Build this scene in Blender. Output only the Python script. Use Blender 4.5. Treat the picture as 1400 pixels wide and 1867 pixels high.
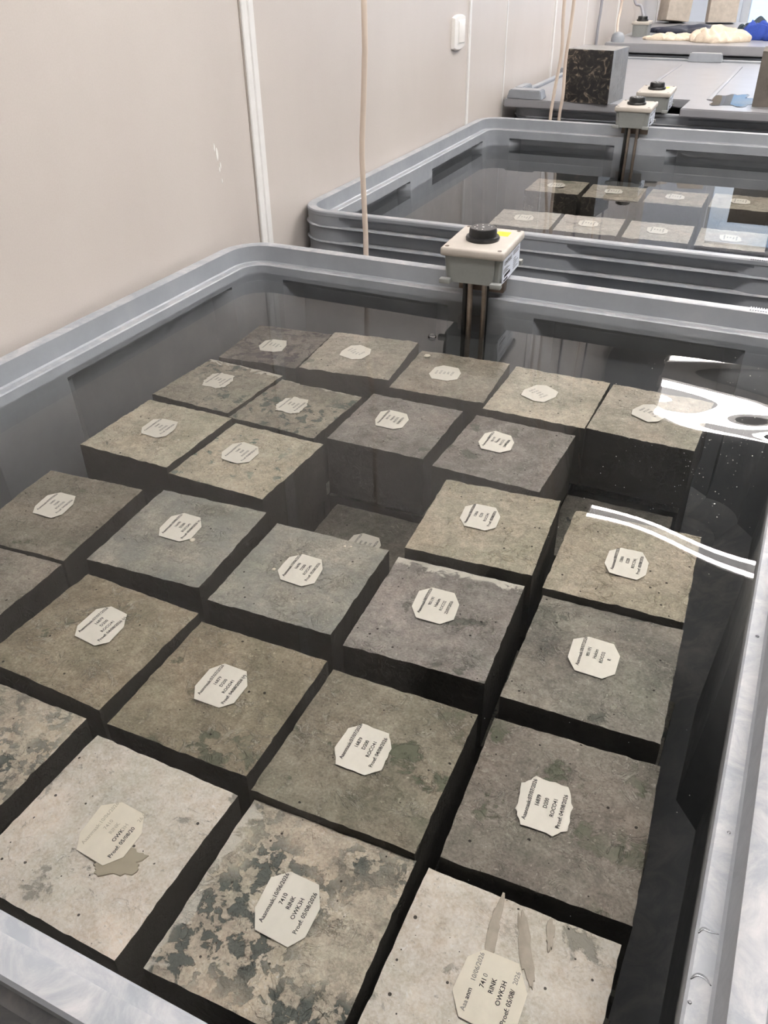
import bpy, bmesh, math, random
from mathutils import Vector, Matrix, noise

# ------------------------------------------------------------------ scene, camera, light
for o in list(bpy.data.objects):
    bpy.data.objects.remove(o)
SC = bpy.context.scene
COL = SC.collection
SC.view_settings.view_transform = 'Standard'
SC.view_settings.look = 'None'
SC.view_settings.gamma = 1.0
SC.view_settings.use_curve_mapping = False
SC.view_settings.exposure = 0.0
SC.cycles.use_denoising = True
SC.cycles.use_adaptive_sampling = True
SC.cycles.adaptive_threshold = 0.2
SC.cycles.adaptive_min_samples = 20
SC.cycles.max_bounces = 6
SC.cycles.diffuse_bounces = 4
SC.cycles.glossy_bounces = 4
SC.cycles.transparent_max_bounces = 12
SC.cycles.sample_clamp_indirect = 6.0

cam_d = bpy.data.cameras.new('camera')
cam = bpy.data.objects.new('camera', cam_d)
COL.objects.link(cam)
cam_d.sensor_fit = 'VERTICAL'
cam_d.sensor_height = 36.0
cam_d.lens = 1521.8 / 1867.0 * 36.0
cam_d.clip_start = 0.02
cam_d.clip_end = 100
_r = Vector((0.90257585, 0.43033322, -0.01304418))
_u = Vector((-0.23248561, 0.51266572, 0.82651334))
_f = Vector((-0.36236345, 0.74295840, -0.56276598))
m = Matrix(((_r.x, _u.x, -_f.x), (_r.y, _u.y, -_f.y), (_r.z, _u.z, -_f.z))).to_4x4()
m.translation = Vector((0, 0, 0.49874))
cam.matrix_world = m
SC.camera = cam

LAMP_STRENGTH = 100.0
SKY_STRENGTH = 2.1


def srgb(r, g=None, b=None):
    if g is None:
        g = b = r
    def c(v):
        v /= 255.0
        return v / 12.92 if v <= 0.04045 else ((v + 0.055) / 1.055) ** 2.4
    return (c(r), c(g), c(b), 1.0)


W = bpy.data.worlds.new('world')
SC.world = W
W.use_nodes = True
nt = W.node_tree
bg = nt.nodes['Background']
tc = nt.nodes.new('ShaderNodeTexCoord')
mp = nt.nodes.new('ShaderNodeMapping')
mp.inputs['Scale'].default_value = (3, 3, 9)
nz = nt.nodes.new('ShaderNodeTexNoise')
nz.inputs['Scale'].default_value = 2.2
nz.inputs['Detail'].default_value = 5
rp = nt.nodes.new('ShaderNodeValToRGB')
rp.color_ramp.elements[0].position = 0.42
rp.color_ramp.elements[0].color = srgb(176, 212, 250)
rp.color_ramp.elements[1].position = 0.62
rp.color_ramp.elements[1].color = srgb(240, 246, 255)
nt.links.new(tc.outputs['Generated'], mp.inputs['Vector'])
nt.links.new(mp.outputs['Vector'], nz.inputs['Vector'])
nt.links.new(nz.outputs['Fac'], rp.inputs['Fac'])
nt.links.new(rp.outputs['Color'], bg.inputs['Color'])
bg.inputs['Strength'].default_value = SKY_STRENGTH

# the window opening in the far wall: where daylight comes in
WIN_X0, WIN_X1, WIN_Z0, WIN_Z1 = -0.62, 1.75, -0.20, 1.35
FAR_Y = 6.60
pd = bpy.data.lights.new('window_portal', 'AREA')
pd.shape = 'RECTANGLE'
pd.size = WIN_X1 - WIN_X0
pd.size_y = WIN_Z1 - WIN_Z0
pd.cycles.is_portal = True
po = bpy.data.objects.new('window_portal', pd)
COL.objects.link(po)
po.location = ((WIN_X0 + WIN_X1) / 2, FAR_Y + 0.02, (WIN_Z0 + WIN_Z1) / 2)
po.rotation_euler = (math.radians(-90), 0, 0)


# ------------------------------------------------------------------ helpers
def tag(o, label=None, cat=None, group=None, kind=None):
    if label: o['label'] = label
    if cat: o['category'] = cat
    if group: o['group'] = group
    if kind: o['kind'] = kind
    return o


def empty(name, loc=(0, 0, 0), rz=0.0):
    o = bpy.data.objects.new(name, None)
    COL.objects.link(o)
    o.location = loc
    o.rotation_euler = (0, 0, rz)
    o.empty_display_size = 0.05
    return o


def mesh_obj(name, me, mat, parent=None, loc=(0, 0, 0), rz=0.0, smooth=False):
    o = bpy.data.objects.new(name, me)
    COL.objects.link(o)
    if mat is not None and len(me.materials) == 0:
        me.materials.append(mat)
    o.location = loc
    o.rotation_euler = (0, 0, rz)
    if parent is not None:
        o.parent = parent
    if smooth:
        me.polygons.foreach_set('use_smooth', [True] * len(me.polygons))
    return o


def from_bm(name, bm, mat, parent=None, loc=(0, 0, 0), rz=0.0, smooth=False, sharp=None):
    bmesh.ops.recalc_face_normals(bm, faces=bm.faces[:])
    me = bpy.data.meshes.new(name)
    bm.to_mesh(me)
    bm.free()
    o = mesh_obj(name, me, mat, parent, loc, rz, smooth or sharp is not None)
    if sharp is not None:
        me.set_sharp_from_angle(angle=math.radians(sharp))
    return o


def add_box(bm, x0, x1, y0, y1, z0, z1, bevel=0.0, seg=2):
    vs = [bm.verts.new(p) for p in ((x0, y0, z0), (x1, y0, z0), (x1, y1, z0), (x0, y1, z0),
                                    (x0, y0, z1), (x1, y0, z1), (x1, y1, z1), (x0, y1, z1))]
    fs = [bm.faces.new([vs[i] for i in q]) for q in
          ((0, 3, 2, 1), (4, 5, 6, 7), (0, 1, 5, 4), (1, 2, 6, 5), (2, 3, 7, 6), (3, 0, 4, 7))]
    if bevel > 0:
        es = list({e for f in fs for e in f.edges})
        bmesh.ops.bevel(bm, geom=es, offset=bevel, segments=seg, affect='EDGES', profile=0.5)
    return vs


def box(name, x0, x1, y0, y1, z0, z1, mat, parent=None, bevel=0.0, seg=2, loc=(0, 0, 0), rz=0.0):
    bm = bmesh.new()
    add_box(bm, x0, x1, y0, y1, z0, z1, bevel, seg)
    return from_bm(name, bm, mat, parent, loc, rz, sharp=40 if bevel else None)


def loft(bm, rings, cap0=True, cap1=True, closed=True):
    vr = [[bm.verts.new(p) for p in r] for r in rings]
    n = len(rings[0])
    for a, b in zip(vr[:-1], vr[1:]):
        for i in range(n if closed else n - 1):
            j = (i + 1) % n
            try:
                bm.faces.new((a[i], a[j], b[j], b[i]))
            except ValueError:
                pass
    if cap0: bm.faces.new(vr[0][::-1])
    if cap1: bm.faces.new(vr[-1])
    return vr


def circle(r, z, n=32, cx=0, cy=0):
    return [(cx + r * math.cos(2 * math.pi * i / n), cy + r * math.sin(2 * math.pi * i / n), z) for i in range(n)]


def lathe(name, prof, mat, parent=None, loc=(0, 0, 0), n=32, sharp=35):
    bm = bmesh.new()
    loft(bm, [circle(max(r, 1e-5), z, n) for r, z in prof])
    return from_bm(name, bm, mat, parent, loc, sharp=sharp)


def tube(bm, pts, r, n=10):
    pts = [Vector(p) for p in pts]
    rings = []
    up = Vector((0.31, 0.87, 0.12)).normalized()
    for i, p in enumerate(pts):
        d = (pts[min(i + 1, len(pts) - 1)] - pts[max(i - 1, 0)]).normalized()
        a = d.cross(up).normalized()
        b = d.cross(a)
        rings.append([p + r * (math.cos(2 * math.pi * k / n) * a + math.sin(2 * math.pi * k / n) * b) for k in range(n)])
    loft(bm, rings)


def spline(pts, k=8):
    """Catmull-Rom through the points"""
    P = [Vector(p) for p in pts]
    P = [2 * P[0] - P[1]] + P + [2 * P[-1] - P[-2]]
    out = []
    for i in range(1, len(P) - 2):
        for j in range(k):
            t = j / k
            a, b, c, d = P[i - 1], P[i], P[i + 1], P[i + 2]
            out.append(0.5 * ((2 * b) + (c - a) * t + (2 * a - 5 * b + 4 * c - d) * t * t + (-a + 3 * b - 3 * c + d) * t ** 3))
    out.append(P[-2])
    return out


# ------------------------------------------------------------------ materials
class NT:
    def __init__(self, name):
        self.m = bpy.data.materials.new(name)
        self.m.use_nodes = True
        self.t = self.m.node_tree
        self.t.nodes.clear()
        self.out = self.t.nodes.new('ShaderNodeOutputMaterial')

    def n(self, kind, **kw):
        nd = self.t.nodes.new('ShaderNode' + kind)
        for k, v in kw.items():
            if k.startswith('_'):
                setattr(nd, k[1:], v)
            else:
                key = k.replace('__', ' ')
                nd.inputs[key].default_value = v
        return nd

    def l(self, a, b):
        self.t.links.new(a, b)

    def ramp(self, fac, stops, interp='LINEAR'):
        r = self.t.nodes.new('ShaderNodeValToRGB')
        cr = r.color_ramp
        cr.interpolation = interp
        cr.elements[0].position, cr.elements[0].color = stops[0][0], stops[0][1]
        cr.elements[1].position, cr.elements[1].color = stops[-1][0], stops[-1][1]
        for p, c in stops[1:-1]:
            e = cr.elements.new(p)
            e.color = c
        self.l(fac, r.inputs['Fac'])
        return r.outputs['Color']

    def mix(self, fac, a, b, blend='MIX'):
        mx = self.t.nodes.new('ShaderNodeMix')
        mx.data_type = 'RGBA'
        mx.blend_type = blend
        for s, v in ((mx.inputs[0], fac), (mx.inputs[6], a), (mx.inputs[7], b)):
            if hasattr(v, 'links'): self.l(v, s)
            else: s.default_value = v
        return mx.outputs[2]

    def math(self, op, a, b=0.0, c=0.0):
        nd = self.t.nodes.new('ShaderNodeMath')
        nd.operation = op
        for i, v in enumerate((a, b, c)):
            if hasattr(v, 'links'): self.l(v, nd.inputs[i])
            else: nd.inputs[i].default_value = v
        return nd.outputs[0]


BLK, WHT = (0, 0, 0, 1), (1, 1, 1, 1)


def simple_mat(name, col, rough=0.5, metal=0.0, var=0.12, scale=40, bump=0.0, spec=0.5, stretch=None):
    t = NT(name)
    tc = t.n('TexCoord')
    v = tc.outputs['Object']
    if stretch:
        mpn = t.n('Mapping', Scale=stretch)
        t.l(v, mpn.inputs['Vector'])
        v = mpn.outputs['Vector']
    nz = t.n('TexNoise', Scale=scale, Detail=5.0, Roughness=0.6)
    t.l(v, nz.inputs['Vector'])
    dark = tuple(c * (1 - var) for c in col[:3]) + (1,)
    lite = tuple(min(1, c * (1 + var)) for c in col[:3]) + (1,)
    c = t.ramp(nz.outputs['Fac'], [(0.3, dark), (0.7, lite)])
    b = t.n('BsdfPrincipled', Roughness=rough, Metallic=metal)
    b.inputs['Specular IOR Level'].default_value = spec
    t.l(c, b.inputs['Base Color'])
    if bump > 0:
        bp = t.n('Bump', Strength=bump, Distance=0.001)
        t.l(nz.outputs['Fac'], bp.inputs['Height'])
        t.l(bp.outputs['Normal'], b.inputs['Normal'])
    t.l(b.outputs[0], t.out.inputs[0])
    return t.m


def tank_mat():
    t = NT('grey_tank_plastic')
    tc = t.n('TexCoord')
    big = t.n('TexNoise', Scale=9.0, Detail=6.0, Roughness=0.65)
    t.l(tc.outputs['Object'], big.inputs['Vector'])
    fine = t.n('TexNoise', Scale=260.0, Detail=3.0)
    t.l(tc.outputs['Object'], fine.inputs['Vector'])
    c = t.ramp(big.outputs['Fac'], [(0.25, srgb(132, 136, 142)), (0.55, srgb(144, 148, 154)), (0.8, srgb(156, 158, 162))])
    # limescale smears on upward faces, paled further to put overhead light into the colour
    geo = t.n('NewGeometry')
    sx = t.n('SeparateXYZ')
    t.l(geo.outputs['Normal'], sx.inputs[0])
    upm = t.math('SMOOTH_MIN', t.math('MULTIPLY', t.math('SUBTRACT', sx.outputs['Z'], 0.6), 3.0), 1.0, 0.1)
    upm = t.math('MAXIMUM', upm, 0.0)
    sm = t.n('TexNoise', Scale=26.0, Detail=7.0, Roughness=0.7, Distortion=0.8)
    t.l(tc.outputs['Object'], sm.inputs['Vector'])
    smf = t.ramp(sm.outputs['Fac'], [(0.42, BLK), (0.66, (0.5, 0.5, 0.5, 1))])
    fac = t.math('MULTIPLY', upm, smf)
    c = t.mix(fac, c, srgb(200, 195, 194))
    b = t.n('BsdfPrincipled', Roughness=0.42)
    b.inputs['Specular IOR Level'].default_value = 0.45
    t.l(c, b.inputs['Base Color'])
    rr = t.ramp(sm.outputs['Fac'], [(0.3, (0.30,) * 3 + (1,)), (0.7, (0.52,) * 3 + (1,))])
    t.l(rr, b.inputs['Roughness'])
    bp = t.n('Bump', Strength=0.12, Distance=0.001)
    t.l(fine.outputs['Fac'], bp.inputs['Height'])
    t.l(bp.outputs['Normal'], b.inputs['Normal'])
    t.l(b.outputs[0], t.out.inputs[0])
    return t.m


def water_mat(name, tint, dens, absorb):
    t = NT(name)
    fr = t.n('Fresnel', IOR=1.333)
    tr = t.n('BsdfTransparent', Color=tint)
    gl = t.n('BsdfGlossy', Roughness=0.0, Color=WHT)
    mx = t.n('MixShader')
    t.l(fr.outputs[0], mx.inputs[0])
    t.l(tr.outputs[0], mx.inputs[1])
    t.l(gl.outputs[0], mx.inputs[2])
    t.l(mx.outputs[0], t.out.inputs[0])
    va = t.n('VolumeAbsorption', Color=absorb, Density=dens)
    t.l(va.outputs[0], t.out.inputs[1])
    return t.m


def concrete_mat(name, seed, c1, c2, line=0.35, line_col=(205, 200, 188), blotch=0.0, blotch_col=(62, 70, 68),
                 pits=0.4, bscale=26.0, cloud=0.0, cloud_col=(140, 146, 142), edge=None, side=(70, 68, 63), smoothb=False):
    """screeded top of a cast cube: skin of laitance with curling edges, stains, air holes; the cast sides are smooth"""
    rnd = random.Random(seed)
    t = NT(name)
    tc = t.n('TexCoord')
    off = t.n('Mapping', Location=(rnd.uniform(-9, 9), rnd.uniform(-9, 9), rnd.uniform(-9, 9)))
    t.l(tc.outputs['Object'], off.inputs['Vector'])
    v = off.outputs['Vector']
    big = t.n('TexNoise', Scale=16.0, Detail=8.0, Roughness=0.62, Distortion=0.5)
    t.l(v, big.inputs['Vector'])
    col = t.ramp(big.outputs['Fac'], [(0.32, srgb(*c2)), (0.66, srgb(*c1))])
    med = t.n('TexNoise', Scale=95.0, Detail=6.0, Roughness=0.72, Distortion=0.25)
    t.l(v, med.inputs['Vector'])
    col = t.mix(0.55, col, t.ramp(med.outputs['Fac'], [(0.3, (0.28,) * 3 + (1,)), (0.72, (0.74,) * 3 + (1,))]), 'OVERLAY')
    h = t.math('MULTIPLY', med.outputs['Fac'], 0.35)
    hue = t.n('TexNoise', Scale=13.0, Detail=5.0, Roughness=0.6, Distortion=0.4)
    t.l(tc.outputs['Object'], hue.inputs['Vector'])
    mv = t.n('Mapping', Location=(rnd.uniform(-9, 9), rnd.uniform(-9, 9), 2.0))
    t.l(tc.outputs['Object'], mv.inputs['Vector'])
    t.l(mv.outputs['Vector'], hue.inputs['Vector'])
    col = t.mix(0.85, col, t.ramp(hue.outputs['Fac'], [(0.30, (0.80, 0.85, 0.82, 1)), (0.5, (1, 1, 1, 1)), (0.70, (1.16, 1.10, 1.08, 1))]), 'MULTIPLY')
    grain = t.n('TexNoise', Scale=430.0, Detail=2.0, Roughness=0.6)
    t.l(v, grain.inputs['Vector'])
    col = t.mix(0.32, col, t.ramp(grain.outputs['Fac'], [(0.32, (0.22,) * 3 + (1,)), (0.7, (0.80,) * 3 + (1,))]), 'OVERLAY')
    h = t.math('ADD', h, t.math('MULTIPLY', grain.outputs['Fac'], 0.12))
    # loose flakes of paler skin
    fl = t.n('TexNoise', Scale=48.0, Detail=8.0, Roughness=0.70, Distortion=0.35)
    t.l(v, fl.inputs['Vector'])
    ff = t.math('MULTIPLY', t.ramp(fl.outputs['Fac'], [(0.54, BLK), (0.68, WHT)]), 0.22 + 0.30 * line)
    col = t.mix(ff, col, srgb(*[min(255, int(k * 1.14)) for k in c1]))
    h = t.math('ADD', h, t.math('MULTIPLY', t.ramp(fl.outputs['Fac'], [(0.48, BLK), (0.62, WHT)]), 0.22 if not smoothb else 0.04))
    # curls of skin: thin light contour lines with a dark crevice beside them
    sw = t.n('TexNoise', Scale=40.0, Detail=5.0, Roughness=0.58, Distortion=1.1)
    t.l(v, sw.inputs['Vector'])
    d = t.math('ABSOLUTE', t.math('SUBTRACT', sw.outputs['Fac'], 0.5))
    ln = t.ramp(d, [(0.0, WHT), (0.010, (0.45,) * 3 + (1,)), (0.028, BLK)])
    d2 = t.math('ABSOLUTE', t.math('SUBTRACT', sw.outputs['Fac'], 0.470))
    ln2 = t.ramp(d2, [(0.0, WHT), (0.018, BLK)])
    msk = t.n('TexNoise', Scale=26.0, Detail=5.0, Roughness=0.62)
    t.l(v, msk.inputs['Vector'])
    mk = t.ramp(msk.outputs['Fac'], [(0.46, BLK), (0.62, WHT)])
    col = t.mix(t.math('MULTIPLY', t.math('MULTIPLY', ln2, mk), 0.5 * min(1, line * 2)), col, srgb(*[int(k * 0.55) for k in c2]))
    lf = t.math('MULTIPLY', t.math('MULTIPLY', ln, mk), line)
    col = t.mix(lf, col, srgb(*line_col))
    stp = t.ramp(sw.outputs['Fac'], [(0.47, BLK), (0.53, WHT)])
    h = t.math('ADD', h, t.math('MULTIPLY', t.math('MULTIPLY', stp, mk), 0.9 if not smoothb else 0.2))
    fk = t.n('TexNoise', Scale=170.0, Detail=4.0, Roughness=0.7, Distortion=0.5)
    t.l(v, fk.inputs['Vector'])
    kf = t.math('MULTIPLY', t.ramp(fk.outputs['Fac'], [(0.63, BLK), (0.70, WHT)]), 0.55)
    col = t.mix(kf, col, srgb(*[min(240, int(k * 1.3)) for k in c1]))
    kd = t.math('MULTIPLY', t.ramp(fk.outputs['Fac'], [(0.30, WHT), (0.38, BLK)]), 0.5)
    col = t.mix(kd, col, srgb(*[int(k * 0.62) for k in c2]))
    if cloud > 0:
        cl = t.n('TexNoise', Scale=22.0, Detail=4.0, Roughness=0.5)
        t.l(v, cl.inputs['Vector'])
        cf = t.math('MULTIPLY', t.ramp(cl.outputs['Fac'], [(0.38, BLK), (0.66, WHT)]), cloud)
        col = t.mix(cf, col, srgb(*cloud_col))
    if blotch > 0:
        bl = t.n('TexNoise', Scale=bscale, Detail=8.0, Roughness=0.62, Distortion=0.3)
        t.l(v, bl.inputs['Vector'])
        edge_p = 0.66 - 0.2 * blotch
        bf = t.ramp(bl.outputs['Fac'], [(edge_p, BLK), (edge_p + 0.035, (0.88,) * 3 + (1,))])
        reg = t.n('TexNoise', Scale=11.0, Detail=3.0)
        t.l(v, reg.inputs['Vector'])
        rg = t.ramp(reg.outputs['Fac'], [(0.40, BLK), (0.56, WHT)])
        bf = t.math('MULTIPLY', bf, rg)
        col = t.mix(bf, col, srgb(*blotch_col))
        h = t.math('SUBTRACT', h, t.math('MULTIPLY', bf, 0.4))
    # air holes
    vo = t.n('TexVoronoi', Scale=210.0, Randomness=1.0)
    t.l(v, vo.inputs['Vector'])
    sc = t.n('SeparateColor')
    t.l(vo.outputs['Color'], sc.inputs[0])
    rare = t.math('GREATER_THAN', sc.outputs[0], 1.0 - 0.20 * pits)
    rad = t.math('MULTIPLY', t.math('POWER', sc.outputs[1], 3.0), 0.24)
    hole = t.math('MULTIPLY', t.math('LESS_THAN', vo.outputs['Distance'], t.math('ADD', rad, 0.07)), rare)
    col = t.mix(t.math('MULTIPLY', hole, 0.9), col, srgb(40, 37, 34))
    h = t.math('SUBTRACT', h, t.math('MULTIPLY', hole, 0.8))
    if edge:
        # efflorescence along one edge: (axis, sign, width)
        ax, sg, wd = edge
        so = t.n('SeparateXYZ')
        t.l(tc.outputs['Object'], so.inputs[0])
        dist = t.math('SUBTRACT', 0.075, t.math('MULTIPLY', so.outputs[ax], sg))
        e = t.math('SUBTRACT', t.math('ADD', t.math('MULTIPLY', t.math('SUBTRACT', sw.outputs['Fac'], 0.42), wd * 7), wd * 0.5), dist)
        ef = t.ramp(t.math('MULTIPLY', e, 220.0), [(0.0, BLK), (1.0, (0.85,) * 3 + (1,))])
        col = t.mix(ef, col, srgb(226, 222, 212))
    # smooth cast sides; the default side colour is darkened for shade under water
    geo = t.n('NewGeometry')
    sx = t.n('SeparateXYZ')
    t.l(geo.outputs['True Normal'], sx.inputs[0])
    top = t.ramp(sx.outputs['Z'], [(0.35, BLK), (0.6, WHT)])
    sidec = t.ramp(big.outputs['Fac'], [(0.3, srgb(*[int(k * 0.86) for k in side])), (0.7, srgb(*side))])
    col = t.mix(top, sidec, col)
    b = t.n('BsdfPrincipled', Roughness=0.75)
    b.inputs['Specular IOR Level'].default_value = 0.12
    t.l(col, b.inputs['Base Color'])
    bp = t.n('Bump', Strength=1.0, Distance=0.0024)
    t.l(h, bp.inputs['Height'])
    t.l(bp.outputs['Normal'], b.inputs['Normal'])
    t.l(b.outputs[0], t.out.inputs[0])
    return t.m


M_TANK = tank_mat()
M_WATER = water_mat('tank_water', (0.99, 0.99, 0.99, 1), 3.6, (0.495, 0.49, 0.465, 1))
M_WALL = None


def wall_mat():
    t = NT('coated_sandwich_panel')
    tc = t.n('TexCoord')
    v = tc.outputs['Object']
    fine = t.n('TexNoise', Scale=420.0, Detail=2.0)
    t.l(v, fine.inputs['Vector'])
    mpn = t.n('Mapping', Scale=(1, 1.3, 0.5))
    t.l(v, mpn.inputs['Vector'])
    st = t.n('TexNoise', Scale=2.4, Detail=5.0, Roughness=0.6)
    t.l(mpn.outputs['Vector'], st.inputs['Vector'])
    c = t.ramp(st.outputs['Fac'], [(0.3, srgb(199, 190, 184)), (0.7, srgb(206, 198, 192))])
    c = t.mix(0.10, c, t.ramp(fine.outputs['Fac'], [(0.35, (0.4,) * 3 + (1,)), (0.65, (0.6,) * 3 + (1,))]), 'OVERLAY')
    b = t.n('BsdfPrincipled', Roughness=0.38)
    b.inputs['Specular IOR Level'].default_value = 0.5
    t.l(c, b.inputs['Base Color'])
    bp = t.n('Bump', Strength=0.06, Distance=0.001)
    t.l(fine.outputs['Fac'], bp.inputs['Height'])
    t.l(bp.outputs['Normal'], b.inputs['Normal'])
    t.l(b.outputs[0], t.out.inputs[0])
    return t.m


M_WALL = wall_mat()
M_STRIP = simple_mat('white_pvc_strip', srgb(232, 230, 228), 0.35, var=0.03)
M_FLAKE = simple_mat('white_paint_fleck', srgb(240, 238, 234), 0.5, var=0.03)
M_CEIL = simple_mat('ceiling_panel', srgb(150, 150, 150), 0.6, var=0.05, scale=4)
M_FLOOR = simple_mat('wet_concrete_floor', srgb(110, 108, 104), 0.35, var=0.2, scale=5, bump=0.2)
M_DARKWALL = simple_mat('side_wall_paint', srgb(150, 148, 144), 0.6, var=0.05, scale=3)
M_BOX = simple_mat('grey_abs_housing', srgb(134, 136, 134), 0.5, var=0.04, scale=150, bump=0.15)
M_COVER = simple_mat('dusty_grey_cover', srgb(182, 175, 167), 0.55, var=0.07, scale=35, bump=0.15)
M_BLACK = simple_mat('black_knob_plastic', srgb(26, 26, 27), 0.35, var=0.3, scale=90)
M_DIAL = simple_mat('worn_black_dial', srgb(58, 57, 57), 0.45, var=0.6, scale=420)
M_YELLOW = simple_mat('yellow_sticker', srgb(240, 224, 40), 0.5, var=0.03)
M_PAPER = simple_mat('label_paper', srgb(236, 232, 222), 0.7, var=0.03, scale=90)
M_PAPER_OLD = simple_mat('stained_label_paper', srgb(234, 227, 212), 0.7, var=0.05, scale=60)
M_WLABEL = simple_mat('rating_label_film', srgb(222, 228, 240), 0.35, var=0.02)
M_INK = simple_mat('black_ink', srgb(40, 38, 40), 0.6, var=0.1)
M_INK_FADED = simple_mat('washed_out_ink', srgb(150, 148, 144), 0.7, var=0.15, scale=900)
M_INK_PALE = simple_mat('nearly_gone_ink', srgb(192, 185, 168), 0.7, var=0.1, scale=900)
M_ROD = simple_mat('heating_rod_steel', srgb(150, 138, 128), 0.3, metal=0.8, var=0.25, scale=60)
M_RODB = simple_mat('black_sensor_tube', srgb(30, 30, 30), 0.4, var=0.2)
M_STEEL = simple_mat('brown_stained_steel', srgb(112, 100, 92), 0.35, metal=0.7, var=0.3, scale=30)
M_CABLE = simple_mat('cream_cable_sheath', srgb(214, 198, 184), 0.45, var=0.06, scale=18)
M_CABLE_GREY = simple_mat('grey_cable_sheath', srgb(150, 150, 156), 0.45, var=0.06, scale=18)
M_SWITCH = simple_mat('white_switch_plastic', srgb(238, 234, 230), 0.3, var=0.02)
M_GAP_SHADOW = simple_mat('joint_gap_and_shadow', srgb(160, 150, 143), 0.6, var=0.05)
M_CLOTH_W = simple_mat('cream_cotton_rag', srgb(222, 206, 186), 0.9, var=0.08, scale=200, bump=0.4)
M_CLOTH_B = simple_mat('royal_blue_cloth', srgb(44, 70, 152), 0.85, var=0.15, scale=200, bump=0.3)
M_CLOTH_N = simple_mat('navy_rubber', srgb(28, 34, 52), 0.5, var=0.2, scale=60)
M_CLOTH_G = simple_mat('dark_green_rubber', srgb(36, 52, 62), 0.5, var=0.2, scale=60)
M_LID = simple_mat('pale_grey_lid', srgb(146, 146, 150), 0.3, var=0.06, scale=12)
M_LIDDIRT = M_LID
M_PRISM = simple_mat('concrete_prism_face', srgb(196, 186, 174), 0.85, var=0.12, scale=40, bump=0.5)
M_WFRAME = simple_mat('white_window_frame', srgb(210, 214, 222), 0.4, var=0.02)
M_SNOW = simple_mat('pale_yard_ground', srgb(235, 238, 242), 0.9, var=0.05, scale=3)


def emit_mat(name, col, s):
    t = NT(name)
    e = t.n('Emission', Color=col, Strength=s)
    t.l(e.outputs[0], t.out.inputs[0])
    return t.m


M_DIFF = emit_mat('lamp_diffuser_glow', (1.0, 0.95, 0.92, 1), 5.0)
M_TUBE = emit_mat('lamp_tube_light', (1.0, 0.962, 0.925, 1), LAMP_STRENGTH)


def pane_mat():
    t = NT('window_glass')
    fr = t.n('Fresnel', IOR=1.45)
    tr = t.n('BsdfTransparent', Color=(0.97, 0.985, 1, 1))
    gl = t.n('BsdfGlossy', Roughness=0.0)
    mx = t.n('MixShader')
    t.l(fr.outputs[0], mx.inputs[0]); t.l(tr.outputs[0], mx.inputs[1]); t.l(gl.outputs[0], mx.inputs[2])
    t.l(mx.outputs[0], t.out.inputs[0])
    return t.m


M_PANE = pane_mat()


def drop_mat():
    t = NT('clear_water_drop')
    fr = t.n('Fresnel', IOR=1.333)
    tr = t.n('BsdfTransparent', Color=(0.92, 0.92, 0.92, 1))
    gl = t.n('BsdfGlossy', Roughness=0.03)
    mx = t.n('MixShader')
    t.l(fr.outputs[0], mx.inputs[0]); t.l(tr.outputs[0], mx.inputs[1]); t.l(gl.outputs[0], mx.inputs[2])
    t.l(mx.outputs[0], t.out.inputs[0])
    return t.m


M_DROP = drop_mat()

# ------------------------------------------------------------------ the room
FLOOR_Z, CEIL_Z = -0.70, 2.05
XR, YB = 3.2, -2.0
WA = 0.0165          # the coated wall stands very slightly off the row of tanks


def wall_x(y):
    return -0.924 - WA * y


tag(box('floor', -1.4, XR + 0.1, YB - 0.1, FAR_Y + 0.15, FLOOR_Z - 0.1, FLOOR_Z, M_FLOOR),
    'grey wet concrete floor under the tanks', 'floor', kind='structure')
tag(box('ceiling', -1.4, XR + 0.1, YB - 0.1, FAR_Y + 0.15, CEIL_Z, CEIL_Z + 0.1, M_CEIL),
    'grey panelled ceiling above the tanks', 'ceiling', kind='structure')
tag(box('wall_right', XR, XR + 0.1, YB, FAR_Y, FLOOR_Z, CEIL_Z, M_DARKWALL),
    'plain wall on the far side of the walkway', 'wall', kind='structure')
tag(box('wall_back', -1.3, XR, YB - 0.1, YB, FLOOR_Z, CEIL_Z, M_DARKWALL),
    'plain wall behind the photographer', 'wall', kind='structure')

wl = tag(empty('wall_left', (wall_x(0), 0, FLOOR_Z), WA), 'off-white coated sandwich-panel wall running along the tanks', 'wall', kind='structure')
seams = [-2.05, -0.95, 0.22, 1.425, 2.586, 3.53, 4.70, 5.87, 6.75]
H = CEIL_Z - FLOOR_Z
for a, b in zip(seams[:-1], seams[1:]):
    box('panel', -0.06, 0.0, a + 0.002, b - 0.002, 0, H, M_WALL, wl)
box('backing', -0.10, -0.055, seams[0], seams[-1], 0, H, M_GAP_SHADOW, wl)
for s, wd in zip(seams[1:-1], [0.038, 0.038, 0.040, 0.014, 0.014, 0.014, 0.014]):
    bm = bmesh.new()
    hw = wd / 2
    if wd > 0.02:
        prof = [(0, -hw), (0.003, -hw), (0.0045, -hw + 0.002), (0.0045, -0.003), (0.001, -0.001), (0.001, 0.001), (0.0045, 0.003),
                (0.0045, hw - 0.002), (0.003, hw), (0, hw)]
    else:
        prof = [(0, -hw), (0.004, -hw), (0.0055, -hw + 0.002), (0.0055, hw - 0.002), (0.004, hw), (0, hw)]
    loft(bm, [[(x, s + y, z) for x, y in prof] for z in (0.0, H)])
    from_bm('joint_strip', bm, M_STRIP, wl)
    if wd > 0.02:
        box('painted_shadow', 0.0, 0.0012, s - hw - 0.004, s - hw, 0, H, M_GAP_SHADOW, wl)  # raised sliver whose darker colour paints the strip's shadow
for s in (2.945, 4.06):
    box('joint_strip', 0, 0.0012, s - 0.004, s + 0.004, 0, H, M_STRIP, wl)
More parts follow.
